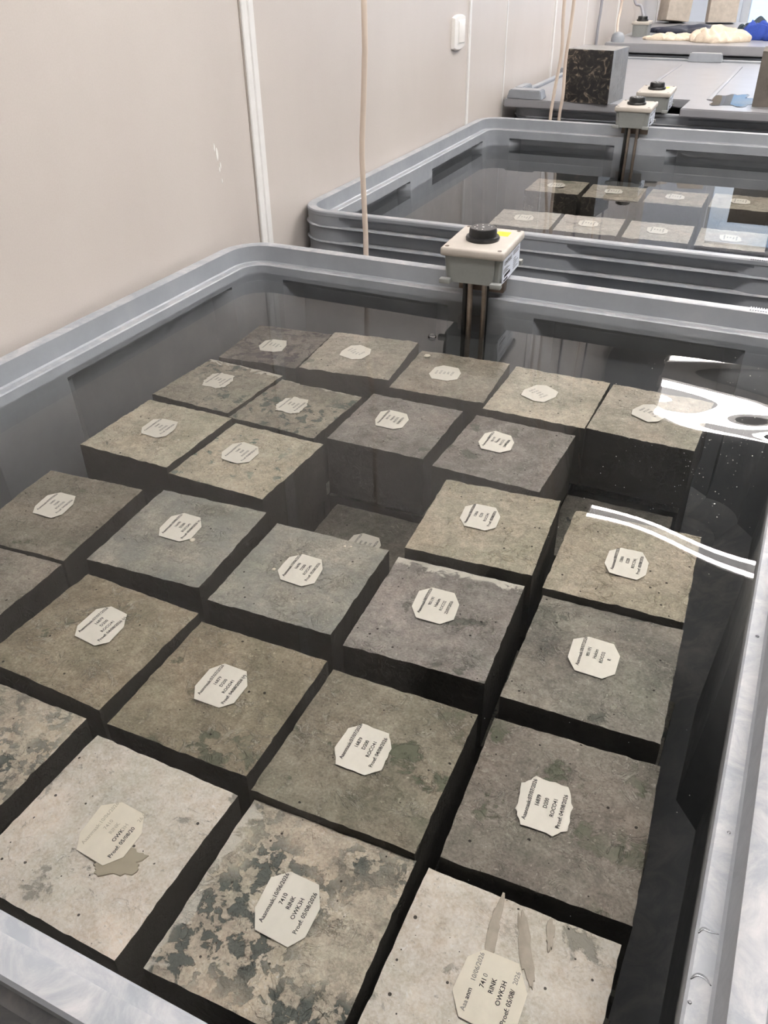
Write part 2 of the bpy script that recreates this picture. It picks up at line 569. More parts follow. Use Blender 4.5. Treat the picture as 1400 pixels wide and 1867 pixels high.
# flecks and scuffs on the panel beside the first joint
rnd = random.Random(3)
for (fy, fz, fh, fw) in ((1.284, 0.208, 0.007, 0.0022), (1.290, 0.196, 0.011, 0.003), (1.296, 0.176, 0.006, 0.002),
                         (1.292, 0.170, 0.005, 0.002), (1.296, 0.150, 0.004, 0.0015)):
    bm = bmesh.new()
    loft(bm, [[(xx, fy + fw * k * math.cos(a), fz - FLOOR_Z + fh * k * math.sin(a)) for a in [i * math.pi / 5 for i in range(10)]]
              for xx, k in ((0.0, 1), (0.0006, 0.8))])
    from_bm('paint_fleck', bm, M_FLAKE, wl)

# far wall with its window
wf = tag(empty('wall_far', (0, FAR_Y, FLOOR_Z)), 'end wall with the bright window behind the tanks', 'wall', kind='structure')
M_FARW = simple_mat('bluish_end_wall', srgb(206, 214, 228), 0.5, var=0.03, scale=3)
box('wall_panel', -1.3, WIN_X0, 0, 0.12, 0, H, M_FARW, wf)
box('wall_panel', WIN_X1, XR, 0, 0.12, 0, H, M_FARW, wf)
box('wall_panel', WIN_X0, WIN_X1, 0, 0.12, 0, WIN_Z0 - FLOOR_Z, M_FARW, wf)
box('wall_panel', WIN_X0, WIN_X1, 0, 0.12, WIN_Z1 - FLOOR_Z, H, M_FARW, wf)
wn = tag(empty('window_1', (0, FAR_Y + 0.05, 0)), 'wide white-framed window with bright daylight outside', 'window', kind='structure')
fw = 0.05
box('frame', WIN_X0, WIN_X0 + fw, -0.03, 0.03, WIN_Z0, WIN_Z1, M_WFRAME, wn, 0.004)
box('frame', WIN_X1 - fw, WIN_X1, -0.03, 0.03, WIN_Z0, WIN_Z1, M_WFRAME, wn, 0.004)
box('frame', WIN_X0 + fw, WIN_X1 - fw, -0.03, 0.03, WIN_Z0, WIN_Z0 + fw, M_WFRAME, wn, 0.004)
box('frame', WIN_X0 + fw, WIN_X1 - fw, -0.03, 0.03, WIN_Z1 - fw, WIN_Z1, M_WFRAME, wn, 0.004)
nw = 3
cw = (WIN_X1 - WIN_X0 - 2 * fw) / nw
for i in range(nw):
    xa = WIN_X0 + fw + i * cw
    if i:
        box('mullion', xa - 0.02, xa + 0.02, -0.025, 0.025, WIN_Z0 + fw, WIN_Z1 - fw, M_WFRAME, wn, 0.003)
    box('pane', xa + 0.02 * (i > 0), xa + cw - 0.02 * (i < nw - 1), -0.003, 0.003, WIN_Z0 + fw, WIN_Z1 - fw, M_PANE, wn)
tag(box('ground_outside', -8, 14, FAR_Y + 0.3, 30, -1.0, -0.9, M_SNOW), 'pale ground outside the window', 'ground', kind='structure')


# ceiling lamps: long twin-tube battens across the room (far two mirrored in the water, near two unseen and added for light)
def ceiling_lamp(x0, x1, y, label):
    r = tag(empty('ceiling_lamp', ((x0 + x1) / 2, y, CEIL_Z)), label, 'lamp', 'fluorescent battens on the ceiling')
    hl = (x1 - x0) / 2
    bm = bmesh.new()
    prof = [(-0.12, 0.0), (-0.118, -0.045), (-0.05, -0.030), (0.05, -0.030), (0.118, -0.045), (0.12, 0.0)]
    loft(bm, [[(x, a, b) for a, b in prof] for x in (-hl, hl)])
    from_bm('reflector', bm, M_SWITCH, r)
    box('diffuser', -hl + 0.02, hl - 0.02, -0.071, 0.071, -0.060, -0.055, M_DIFF, r)
    for s in (-1, 1):
        bm = bmesh.new()
        tube(bm, [(-hl + 0.02, s * 0.092, -0.066), (hl - 0.02, s * 0.092, -0.066)], 0.019, 8)
        from_bm('tube', bm, M_TUBE, r, smooth=True)
        for e in (-1, 1):
            box('end_cap', e * hl - 0.012, e * hl + 0.012, s * 0.092 - 0.022, s * 0.092 + 0.022, -0.09, -0.035, M_SWITCH, r, 0.003)
    return r


ceiling_lamp(-0.729, 1.10, 3.584, 'second ceiling batten from the window, above the covered tank')
ceiling_lamp(-0.599, 1.23, 5.856, 'ceiling batten closest to the bright window')
ceiling_lamp(-0.60, 1.23, 0.62, 'unseen ceiling batten added above the front tank to light rims and cube tops')  # unseen lamp, added to brighten the rims and cube tops
ceiling_lamp(0.40, 2.23, 2.10, 'unseen ceiling batten added over the walkway to light the front tank')  # unseen lamp, added for light from above and the right


# ------------------------------------------------------------------ tanks
HX, HY = 0.4842, 0.5799
ZL, ZE = 0.0447, 0.0154
R0 = 0.055
BAYX = [(-0.40, -0.075), (0.075, 0.40)]
BAYY = [(-0.49, -0.075), (0.075, 0.49)]


def outline(o, z, depth=0.0, slope=0.03, r=None):
    hx, hy = HX + o, HY + o
    r = max(R0 + o, 0.012) if r is None else r
    pts = []
    n = 7

    def side(px, py, dx, dy, nx, ny, bays):
        for c0, c1 in bays:
            for c, d in ((c0, 0), (c0 + slope, depth), (c1 - slope, depth), (c1, 0)):
                pts.append((px + dx * c + nx * d, py + dy * c + ny * d, z))

    def corner(cx, cy, a0):
        for i in range(n + 1):
            a = a0 + math.pi / 2 * i / n
            pts.append((cx + r * math.cos(a), cy + r * math.sin(a), z))
    side(0, -hy, 1, 0, 0, -1, BAYX)
    corner(hx - r, -hy + r, -math.pi / 2)
    side(hx, 0, 0, 1, 1, 0, BAYY)
    corner(hx - r, hy - r, 0)
    side(0, hy, -1, 0, 0, 1, [(-b, -a) for a, b in BAYX[::-1]])
    corner(-hx + r, hy - r, math.pi / 2)
    side(-hx, 0, 0, -1, -1, 0, [(-b, -a) for a, b in BAYY[::-1]])
    corner(-hx + r, -hy + r, math.pi)
    return pts


def make_tank(loc, rz, label, zoff=0.0):
    r = tag(empty('water_tank', (loc[0], loc[1], FLOOR_Z), rz), label, 'tank', 'grey plastic curing tanks in a row along the wall')
    dz = -FLOOR_Z + zoff
    bm = bmesh.new()
    rings = [outline(0.0125, -0.70 - zoff, -0.012), outline(0.0135, -0.69 - zoff, -0.012), outline(0.0183, 0.030, -0.012), outline(0.0187, 0.0355, 0.0),
             outline(0.0197, 0.0365), outline(0.0197, 0.0425), outline(0.0178, 0.0447), outline(0.0022, 0.0447), outline(0.0, 0.0437),
             outline(-0.0036, 0.0176), outline(-0.0056, 0.0154), outline(-0.0170, 0.0154), outline(-0.0188, 0.0138),
             outline(-0.0195, -0.008), outline(-0.0198, -0.013, 0.025), outline(-0.034, -0.262, 0.025, r=0.055), outline(-0.060, -0.290, 0.0, r=0.05)]
    rings = [[(x, y, z + dz) for x, y, z in g] for g in rings]
    loft(bm, rings)
    from_bm('shell', bm, M_TANK, r, sharp=32)
    for k in range(6):
        z = ZL - 0.031 * (k + 1) + dz
        bm = bmesh.new()
        o0 = 0.0060
        rg = [outline(o0, z + 0.0028), outline(0.0195, z + 0.0024), outline(0.0222, z), outline(0.0195, z - 0.0024), outline(o0, z - 0.0028)]
        loft(bm, rg, cap0=False, cap1=False)
        from_bm('outer_rib', bm, M_TANK, r, sharp=50)
    for sgn in (-1, 1):
        bm = bmesh.new()
        for k in range(17):
            x = 0.392 + 0.0036 * k
            y = sgn * (HY + 0.0125)
            add_box(bm, x, x + 0.0018, y - 0.007, y + 0.0069, ZL + dz - 0.001, ZL + dz + 0.0010)
        o = from_bm('rim_ticks', bm, M_TANK, r)
        o['kind'] = 'stuff'
    return r


T1 = (-0.4205, 0.7147)
_c, _s = math.cos(0.0144), math.sin(0.0144)
T2 = (-0.9282 + _c * HX - _s * HY, 1.5579 + _s * HX + _c * HY)
T3 = (-0.452, 2.985 + HY)
T4 = (-0.450, 4.345 + HY)
make_tank(T1, 0.0, 'front grey plastic tank brimming with water over four full rows of cubes')
make_tank(T2, 0.0144, 'second grey plastic tank, open, with eight submerged cubes and lower water')
make_tank(T3, 0.012, 'third grey tank, closed with a lid that carries the black mottled cube')
make_tank(T4, 0.012, 'farthest grey tank, closed with the lid that carries the rags', zoff=0.030)


# ------------------------------------------------------------------ water
SWELL = [(0.0028, 0.13607, 0.97171, 0.15637, 0.03081, 0.19056), (-0.00115, 0.0206, 0.90533, 0.19871, 0.03882, -1.79069),
         (0.0035, -0.12436, 0.9587, 0.1796, 0.07206, 0.02845), (0.00596, -0.08111, 0.75252, 0.08067, 0.10542, 0.72627),
         (0.00149, 0.02161, 1.2467, 0.12752, 0.06355, 0.19101), (0.00035, 0.02285, 1.0323, 0.03007, 0.03725, 0.15735)]


def swell1(x, y):
    """slow swell that wells up beside the right-hand wall of the front tank"""
    h = 0.0
    for A, cx, cy, sx, sy, th in SWELL:
        c, q = math.cos(th), math.sin(th)
        u, v = (x - cx) * c + (y - cy) * q, -(x - cx) * q + (y - cy) * c
        h += A * math.exp(-0.5 * ((u / sx) ** 2 + (v / sy) ** 2))
    return h


def make_water(center, rz, zw, label, swell=None, nx=60, ny=60):
    hx, hy, rr = HX + 0.0056, HY + 0.0056, 0.055
    bm = bmesh.new()
    top = []
    xs = [-hx + 2 * hx * i / nx for i in range(nx + 1)]
    ys = [-hy + 2 * hy * j / ny for j in range(ny + 1)]
    for y in ys:
        row = []
        for x in xs:
            px, py = x, y
            cx, cy = hx - rr, hy - rr
            if abs(px) > cx and abs(py) > cy:
                vx, vy = abs(px) - cx, abs(py) - cy
                l = math.hypot(vx, vy)
                mx = max(vx, vy)
                k = (mx / l)
                px = math.copysign(cx + vx * k, px)
                py = math.copysign(cy + vy * k, py)
            z = swell(px + center[0], py + center[1]) if swell else 0.0
            row.append(bm.verts.new((px, py, z)))
        top.append(row)
    for j in range(ny):
        for i in range(nx):
            bm.faces.new((top[j][i], top[j][i + 1], top[j + 1][i + 1], top[j + 1][i]))
    loop = [top[0][i] for i in range(nx + 1)] + [top[j][nx] for j in range(1, ny + 1)] + [top[ny][i] for i in range(nx - 1, -1, -1)] + \
           [top[j][0] for j in range(ny - 1, 0, -1)]
    low = [bm.verts.new((v.co.x * (HX - 0.005) / hx, v.co.y * (HY - 0.005) / hy, -0.292 - zw)) for v in loop]
    n = len(loop)
    for i in range(n):
        bm.faces.new((loop[i], low[i], low[(i + 1) % n], loop[(i + 1) % n]))
    bm.faces.new(low)
    o = from_bm('tank_water', bm, M_WATER, None, (center[0], center[1], zw), rz, sharp=40)
    return tag(o, label, 'water', kind='stuff')


make_water(T1, 0.0, 0.0, 'clear dark water filling the front tank to the ledge', swell1, 170, 200)
make_water(T2, 0.0144, -0.029, 'clear water in the second tank mirroring the bright window', None, 24, 24)

# ------------------------------------------------------------------ concrete cubes
OCT = [(-0.0230, 0.0160), (-0.0120, 0.0265), (0.0130, 0.0250), (0.0225, 0.0090), (0.0235, -0.0145), (0.0135, -0.0250), (-0.0135, -0.0240), (-0.0225, -0.0095)]


def text_mesh(lines, name, weight_offset=0.0):
    """lines: (string, x position across, y centre along, height, mirrored) -> one flat mesh, baseline running along +Y"""
    verts, faces = [], []
    dg = bpy.context.evaluated_depsgraph_get()
    for s, x, yc, hgt, mir in lines:
        cu = bpy.data.curves.new('t', 'FONT')
        cu.body = s
        cu.size = 1.0
        cu.resolution_u = 2
        cu.offset = weight_offset
        cu.fill_mode = 'FRONT'
        ob = bpy.data.objects.new('t', cu)
        me = bpy.data.meshes.new_from_object(ob)
        vs = [v.co.copy() for v in me.vertices]
        if vs:
            mnx, mxx = min(v.x for v in vs), max(v.x for v in vs)
            base = len(verts)
            for v in vs:
                a = (v.x - (mnx + mxx) / 2) * hgt
                b = (v.y - 0.33) * hgt
                if mir: a = -a
                # reading direction +Y, letter tops toward -X
                verts.append((x - b, yc + a, 0.0))
            for p in me.polygons:
                idx = [base + i for i in p.vertices]
                faces.append(idx[::-1] if mir else idx)
        bpy.data.objects.remove(ob)
        bpy.data.curves.remove(cu)
        bpy.data.meshes.remove(me)
    me = bpy.data.meshes.new(name)
    me.from_pydata(verts, [], faces)
    return me


def cube_mesh(name, sx, sy, hgt, seed, rough=0.0009):
    """cast block: gridded rough top with ragged arrises, plain sides; origin at the centre of the base"""
    n = 26
    bm = bmesh.new()
    g = []
    so = seed * 7.31
    for j in range(n + 1):
        row = []
        for i in range(n + 1):
            x, y = (i / n - 0.5) * sx, (j / n - 0.5) * sy
            e = min(i, n - i, j, n - j)
            z = hgt + rough * 1.3 * noise.noise((x * 45 + so, y * 45, so)) + rough * 0.7 * noise.noise((x * 120, y * 120 + so, so))
            if e == 0:
                z -= 0.0010 + 0.0008 * noise.noise((x * 160 + so, y * 160, 3.3))
                k = 0.0016 * max(0.0, noise.noise((x * 90 + so, y * 90, 9.1)))
                x -= math.copysign(k, x) if i in (0, n) else 0
                y -= math.copysign(k, y) if j in (0, n) else 0
            row.append(bm.verts.new((x, y, z)))
        g.append(row)
    for j in range(n):
        for i in range(n):
            bm.faces.new((g[j][i], g[j][i + 1], g[j + 1][i + 1], g[j + 1][i]))
    loop = [g[0][i] for i in range(n + 1)] + [g[j][n] for j in range(1, n + 1)] + [g[n][i] for i in range(n - 1, -1, -1)] + [g[j][0] for j in range(n - 1, 0, -1)]
    mid = [bm.verts.new((math.copysign(min(abs(v.co.x), sx / 2), v.co.x) if abs(v.co.x) < sx / 2 - 0.004 else math.copysign(sx / 2, v.co.x),
                         v.co.y if abs(v.co.y) < sy / 2 - 0.004 else math.copysign(sy / 2, v.co.y), hgt - 0.004)) for v in loop]
    low = [bm.verts.new((v.co.x, v.co.y, 0)) for v in mid]
    m_ = len(loop)
    for a, b in ((loop, mid), (mid, low)):
        for i in range(m_):
            bm.faces.new((a[i], b[i], b[(i + 1) % m_], a[(i + 1) % m_]))
    bm.faces.new(low)
    bmesh.ops.recalc_face_normals(bm, faces=bm.faces[:])
    me = bpy.data.meshes.new(name)
    bm.to_mesh(me)
    bm.free()
    me.polygons.foreach_set('use_smooth', [True] * len(me.polygons))
    me.set_sharp_from_angle(angle=math.radians(40))
    return me


def paper_label(parent, lx, ly, ztop, rot, seed, lines=None, mat=None, inks=None, scale=1.0, torn=0.0, curl=0.0007):
    rnd = random.Random(seed)
    pts = []
    k = 5
    jit = [(rnd.uniform(-1, 1) * 0.0014, rnd.uniform(-1, 1) * 0.0014) for _ in OCT]
    for i, (x, y) in enumerate(OCT):
        x2, y2 = OCT[(i + 1) % 8]
        (jx, jy), (kx, ky) = jit[i], jit[(i + 1) % 8]
        for q in range(k):
            t = q / k
            w = torn * rnd.uniform(-1, 0.4) if q else 0
            px, py = x + (x2 - x) * t + jx * (1 - t) + kx * t, y + (y2 - y) * t + jy * (1 - t) + ky * t
            l = math.hypot(px, py)
            pts.append((px * (1 + w / l), py * (1 + w / l)))
    bm = bmesh.new()
    rings = []
    for f, zz in ((1.0, 0.0), (1.0, 0.0003), (0.8, 0.0004), (0.3, 0.0004)):
        rings.append([(x * f * scale, y * f * scale, zz + (curl * max(0, noise.noise((x * 60 + seed, y * 60, 1.7))) if f == 1.0 else 0)) for x, y in pts])
    loft(bm, rings)
    lab = from_bm('paper_label', bm, mat or M_PAPER, parent, (lx, ly, ztop + 0.0016), rot, sharp=40)
    if lines:
        for group, ink in lines:
            me = text_mesh(group, 'lettering', 0.012)
            mesh_obj('lettering', me, ink, lab, (0, 0, 0.00075))
    return lab


def L5(a, b, c, d, e, ink=None, h=0.0047, shift=0.002):
    xs = (-0.0132, -0.0063, 0.0004, 0.0072, 0.0140)
    ys = (0.0030, 0.0045, 0.0040, 0.0015, 0.0010)
    return [([(s, x, y + shift - 0.002, h, False) for s, x, y in zip((a, b, c, d, e), xs, ys) if s], ink or M_INK)]


def faint(seed):
    rnd = random.Random(seed)
    out = []
    for i, s in enumerate(('9105/8', '10COR', '055E', '9T82', '5202/70')):
        out.append((s, -0.013 + 0.0062 * i, rnd.uniform(-0.003, 0.003), 0.0046, True))
    return [(out, M_INK_FADED)]


# kinds of top surface
def K(seed, kind, **kw):
    base = {
        'olive': dict(c1=(168, 158, 139), c2=(128, 120, 104), line=0.62, blotch=0.40, blotch_col=(106, 110, 94), pits=0.4),
        'blue': dict(c1=(178, 174, 163), c2=(138, 137, 129), line=0.35, cloud=0.65, cloud_col=(146, 149, 146), pits=0.3),
        'tan': dict(c1=(190, 182, 165), c2=(152, 145, 129), line=0.5, line_col=(206, 195, 168), pits=0.6),
        'mauve': dict(c1=(161, 155, 150), c2=(124, 119, 115), line=0.5, blotch=0.35, blotch_col=(109, 110, 103), pits=0.8),
        'pale': dict(c1=(223, 216, 206), c2=(201, 194, 184), line=0.10, blotch=0.30, blotch_col=(150, 147, 138), pits=0.8, smoothb=True, bscale=22.0),
        'mottled': dict(c1=(216, 207, 190), c2=(174, 165, 151), line=0.30, blotch=0.85, blotch_col=(80, 90, 89), pits=0.5, bscale=80.0),
        'speck': dict(c1=(179, 173, 159), c2=(145, 139, 128), line=0.25, blotch=0.62, blotch_col=(100, 110, 105), pits=0.7, bscale=62.0),
        'purple': dict(c1=(141, 135, 128), c2=(111, 106, 102), line=0.15, blotch=0.72, blotch_col=(89, 80, 87), pits=0.5, bscale=55.0),
        'dark': dict(c1=(126, 123, 115), c2=(98, 95, 89), line=0.25, blotch=0.3, pits=0.3),
        'plain': dict(c1=(183, 176, 163), c2=(147, 140, 129), line=0.25, blotch=0.2, blotch_col=(135, 137, 124), pits=0.6),
        'white': dict(c1=(200, 195, 186), c2=(172, 167, 159), line=0.2, pits=0.4),
    }[kind]
    d = dict(base)
    d.update(kw)
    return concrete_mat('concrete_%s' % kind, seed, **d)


# name: x, y, turn, top z, size x, size y | kind | label spot | lines | description
P16879r = L5('Aaanmaak:07/07/2026', '16879', 'D200', 'ROCO41', 'Proef: 04/08/2026 (r)')
P16879 = L5('Aaanmaak:07/07/2026', '16879', 'D200', 'ROCO41', 'Proef: 04/08/2026')
P7410 = L5('Aaanmaak:10/06/2026', '7410', 'RINK', 'OWK3H', 'Proef: 05/08/2026')
P15866 = L5('Aaanmaak:08/07/2026', '15866', 'E220', 'ROCO41', 'Proef: 05/08/2026')
xs5 = (-0.0132, -0.0063, 0.0004, 0.0072, 0.0140)
P_F1 = [([('Aaanmaak:10/06/2026', xs5[0], .003, .0047, False), ('7410', xs5[1], .0045, .0047, False), ('RINK', xs5[2], .004, .0047, False),
          ('3H', xs5[3], .0085, .0047, False), ('26 (r)', xs5[4], .022, .0047, False)], M_INK_PALE),
        ([('OWK', xs5[3], .0, .0047, False), ('Proef: 05/08/20', xs5[4], -.0035, .0047, False)], M_INK)]
P_F3 = [([('Aaa', xs5[0], -.016, .0047, False), ('10/06/2026', xs5[0], .0125, .0047, False), ('2026', xs5[4], .0155, .0047, False), ('0', xs5[1], .0088, .0047, False)], M_INK_FADED),
        ([('anm', xs5[0], -.0075, .0047, False), ('741', xs5[1], .003, .0047, False), ('RINK', xs5[2], .004, .0047, False), ('OWK3H', xs5[3], .0015, .0047, False),
          ('Proef: 05/08/', xs5[4], -.005, .0047, False)], M_INK)]

CUBES = [
 ('A1', (-0.7573, 1.1408, 0.0874, -0.0722, 0.1427, 0.1514), 'purple', {}, (-0.0026, -0.009), L5('Aaanmaak:08/07/2026', '901191', 'Holcim', 'ROCO2', 'R', h=.0042), {},
  'dark purple-speckled concrete cube in the far corner by the coated wall'),
 ('A2', (-0.5864, 1.1236, 0.1078, -0.0521, 0.1502, 0.1535), 'plain', {}, (-0.0084, 0.0001), faint(2), dict(rot=-0.35),
  'tan concrete cube with washed-out label between the purple-speckled cube and the heating rods'),
 ('A3', (-0.4294, 1.1271, 0.0579, -0.0609, 0.1499, 0.1499), 'plain', dict(c1=(170, 162, 150), c2=(132, 126, 115)), (-0.0095, -0.001), faint(3), {},
  'brownish concrete cube right below the heating rods of the front tank'),
 ('A4', (-0.2667, 1.1031, 0.0047, -0.0523, 0.1477, 0.1560), 'plain', dict(c1=(198, 191, 175), c2=(166, 159, 144)), (-0.0124, -0.0036), faint(4), dict(rot=-0.5),
  'pale tan concrete cube with blank-looking label, second from the right in the farthest row'),
 ('A5', (-0.1188, 1.1124, -0.0282, -0.0578, 0.1462, 0.1550), 'plain', dict(c1=(196, 189, 175), c2=(164, 157, 143)), (-0.0027, 0.0007), faint(5), dict(rot=-0.4),
  'pale concrete cube partly hidden by the big white glare on the water'),
 ('B1', (-0.7667, 0.9790, -0.0421, -0.0775, 0.1462, 0.1484), 'speck', dict(edge=('Y', 1, 0.010)), (-0.0057, 0.0065), L5('Aaanmaak:10/06/2026', '16696', 'E220', 'ROCO22', 'Proef: 05/08/2026', h=.0042), dict(torn=0.0024),
  'green-speckled concrete cube with a torn label and white far edge, beside the coated wall'),
 ('B2', (-0.6181, 0.9700, -0.0359, -0.0821, 0.1482, 0.1443), 'speck', dict(edge=('Y', 1, 0.006)), (-0.0066, -0.0035), L5('Aaanmaak:10/06/2026', '16696', 'E220', 'ROCO22', 'Proef: 05/08/2026', h=.0042), dict(torn=0.002),
  'green-speckled concrete cube touching the right side of the one with the white edge'),
 ('B3', (-0.4473, 0.9630, 0.0088, -0.0709, 0.1459, 0.1519), 'mauve', {}, (-0.011, 0.005), L5('Aaanmaak:08/07/2026', '901191', 'Holcim', 'ROCO2', '05/08/2026'), {},
  'mauve-grey concrete cube with a tall bare front face, mid second row'),
 ('B4', (-0.2766, 0.9408, -0.0252, -0.0622, 0.1451, 0.1566), 'mauve', {}, (-0.0175, 0.0117), L5('Aaanmaak:08/07/2026', '901191', 'Holcim', 'ROCO2', '22/07/2026'), {},
  'mauve-grey concrete cube at the right end of the second row'),
 ('C1', (-0.7471, 0.8026, -0.0033, -0.0689, 0.1492, 0.1521), 'tan', dict(c1=(205, 198, 180), c2=(172, 165, 147), blotch=0.15), (-0.0011, 0.0044), L5('Aaanmaak:08/07/2026', '15845', 'E220', 'ROCO22', 'Proef: 05/08/2026', h=.0043), {},
  'sand-coloured rough concrete cube standing in front of the torn-label cube, by the coated wall'),
 ('C2', (-0.5903, 0.7946, -0.0155, -0.0717, 0.1466, 0.1534), 'tan', dict(c1=(205, 198, 180), c2=(172, 165, 147), blotch=0.45, blotch_col=(109, 128, 122), bscale=60.0), (-0.015, 0.0037), L5('Aaanmaak:08/07/2026', '15845', 'E220', 'ROCO22', 'Proef: 05/08/2026 (r)', h=.0043), {},
  'sand-coloured concrete cube with green flecks and a lit right side face'),
 ('C4', (-0.2456, 0.7768, 0.0727, -0.0677, 0.1467, 0.1553), 'tan', dict(line=0.7), (-0.0089, 0.0068), P15866, {},
  'tan concrete cube labelled 15866 with curled relief, left of the white arc on the water'),
 ('C5', (-0.0812, 0.7704, 0.0360, -0.0669, 0.1446, 0.1575), 'tan', dict(c1=(190, 181, 164), c2=(157, 149, 133)), (0.0027, -0.0061), P15866, {},
  'tan concrete cube labelled 15866 under the white arc of light near the right tank wall'),
 ('D1', (-0.7367, 0.5905, 0.0892, -0.0736, 0.1441, 0.1577), 'olive', dict(c1=(155, 148, 136), c2=(125, 119, 109), line=0.15, blotch=0.15), (-0.009, 0.0085), L5('Aaanmaak:07/07/2026', '16901', 'D200', 'ROCO22', 'Proef: 04/08/2026', h=.0043), {},
  'smooth brown-grey concrete cube at the left edge of the photo, labelled'),
 ('D2', (-0.5667, 0.6129, 0.0717, -0.0726, 0.1481, 0.1544), 'blue', {}, (-0.0055, 0.01), L5('Aaanmaak:10/06/2026', '16696', 'D200', 'ROCO41', 'Proef: 05/08/2026 (r)'), {},
  'blue-grey concrete cube labelled 16696 with a crumb beside its label'),
 ('D3', (-0.4023, 0.6135, 0.0447, -0.0775, 0.1466, 0.1536), 'blue', {}, (-0.0024, 0.0039), L5('Aaanmaak:10/06/2026', '16696', 'D200', 'ROCO41', 'Proef: 05/08/2026'), {},
  'blue-grey concrete cube labelled 16696 standing before the sunken dark cube'),
 ('D4', (-0.2392, 0.6134, 0.0620, -0.0764, 0.1462, 0.1545), 'mauve', dict(edge=('Y', 1, 0.008), c1=(168, 162, 157), c2=(127, 123, 119)), (-0.0054, 0.0095), L5('Aaanmaak:08/07/2026', '901191', 'Holcim', 'ROCO2', '22/07/2026'), {},
  'grey concrete cube labelled 901191 22/07/2026 with a white crusted far edge'),
 ('D5', (-0.0738, 0.6119, 0.0370, -0.0759, 0.1441, 0.1565), 'mauve', dict(c1=(162, 157, 147), c2=(122, 119, 113)), (-0.0025, 0.0038), L5('Aaanmaak:08/07/2026', '901191', 'Holcim', 'ROCO2', 'R'), {},
  'grey-brown concrete cube labelled 901191 R near the right tank wall'),
 ('E1', (-0.5423, 0.4366, -0.0253, -0.0742, 0.1520, 0.1475), 'olive', dict(blotch=0.25), (-0.0, 0.0124), P16879r, {},
  'brown-olive concrete cube labelled 16879 (r), leftmost of the four 16879 cubes'),
 ('E2', (-0.3869, 0.4355, 0.0257, -0.0853, 0.1486, 0.1512), 'olive', {}, (-0.0028, 0.0034), P16879r, {},
  'brown-olive concrete cube labelled 16879 (r), second of the four 16879 cubes'),
 ('E3', (-0.2273, 0.4295, 0.0296, -0.0833, 0.1478, 0.1529), 'olive', dict(c1=(161, 155, 140), c2=(125, 119, 106)), (-0.0052, -0.0018), P16879, dict(torn=0.0006),
  'brown-olive concrete cube labelled 16879, third of the four 16879 cubes'),
 ('E4', (-0.0642, 0.4419, 0.0527, -0.0863, 0.1471, 0.1520), 'olive', dict(c1=(158, 151, 142), c2=(122, 116, 109)), (-0.0086, -0.0031), P16879, dict(torn=0.0014),
  'brown concrete cube labelled 16879 with a frayed label, rightmost of the four 16879 cubes'),
 ('F1', (-0.3827, 0.2676, -0.0065, -0.0844, 0.1508, 0.1519), 'pale', {}, (0.0053, 0.0016), P_F1, dict(mat=M_PAPER_OLD),
  'cream-white concrete cube whose label print has mostly faded, beside the near rim'),
 ('F2', (-0.2205, 0.2771, 0.0365, -0.0931, 0.1464, 0.1522), 'mottled', dict(edge=('X', -1, 0.010)), (-0.0, 0.0019), P7410, {},
  'cream concrete cube with dark green mottling labelled 7410 RINK, in the nearest row'),
 ('F3', (-0.0642, 0.2810, 0.0148, -0.0935, 0.1485, 0.1500), 'pale', dict(blotch=0.45), (-0.0006, 0.0049), P_F3, dict(mat=M_PAPER_OLD),
  'cream-white concrete cube labelled RINK cut off by the bottom of the photo'),
 ('D0', (-0.7335, 0.4400, 0.0200, -0.0790, 0.1500, 0.1500), 'olive', dict(c1=(162, 155, 145), c2=(130, 125, 116), blotch=0.2), None, None, {},
  'brown-grey concrete cube without visible label, cut by the left edge below the smooth brown one'),
 ('F0', (-0.5540, 0.2790, 0.0100, -0.0850, 0.1490, 0.1500), 'mottled', dict(blotch=0.8), None, None, {},
  'cream and dark mottled concrete cube cut by the left edge, left of the faded-label cube'),
]

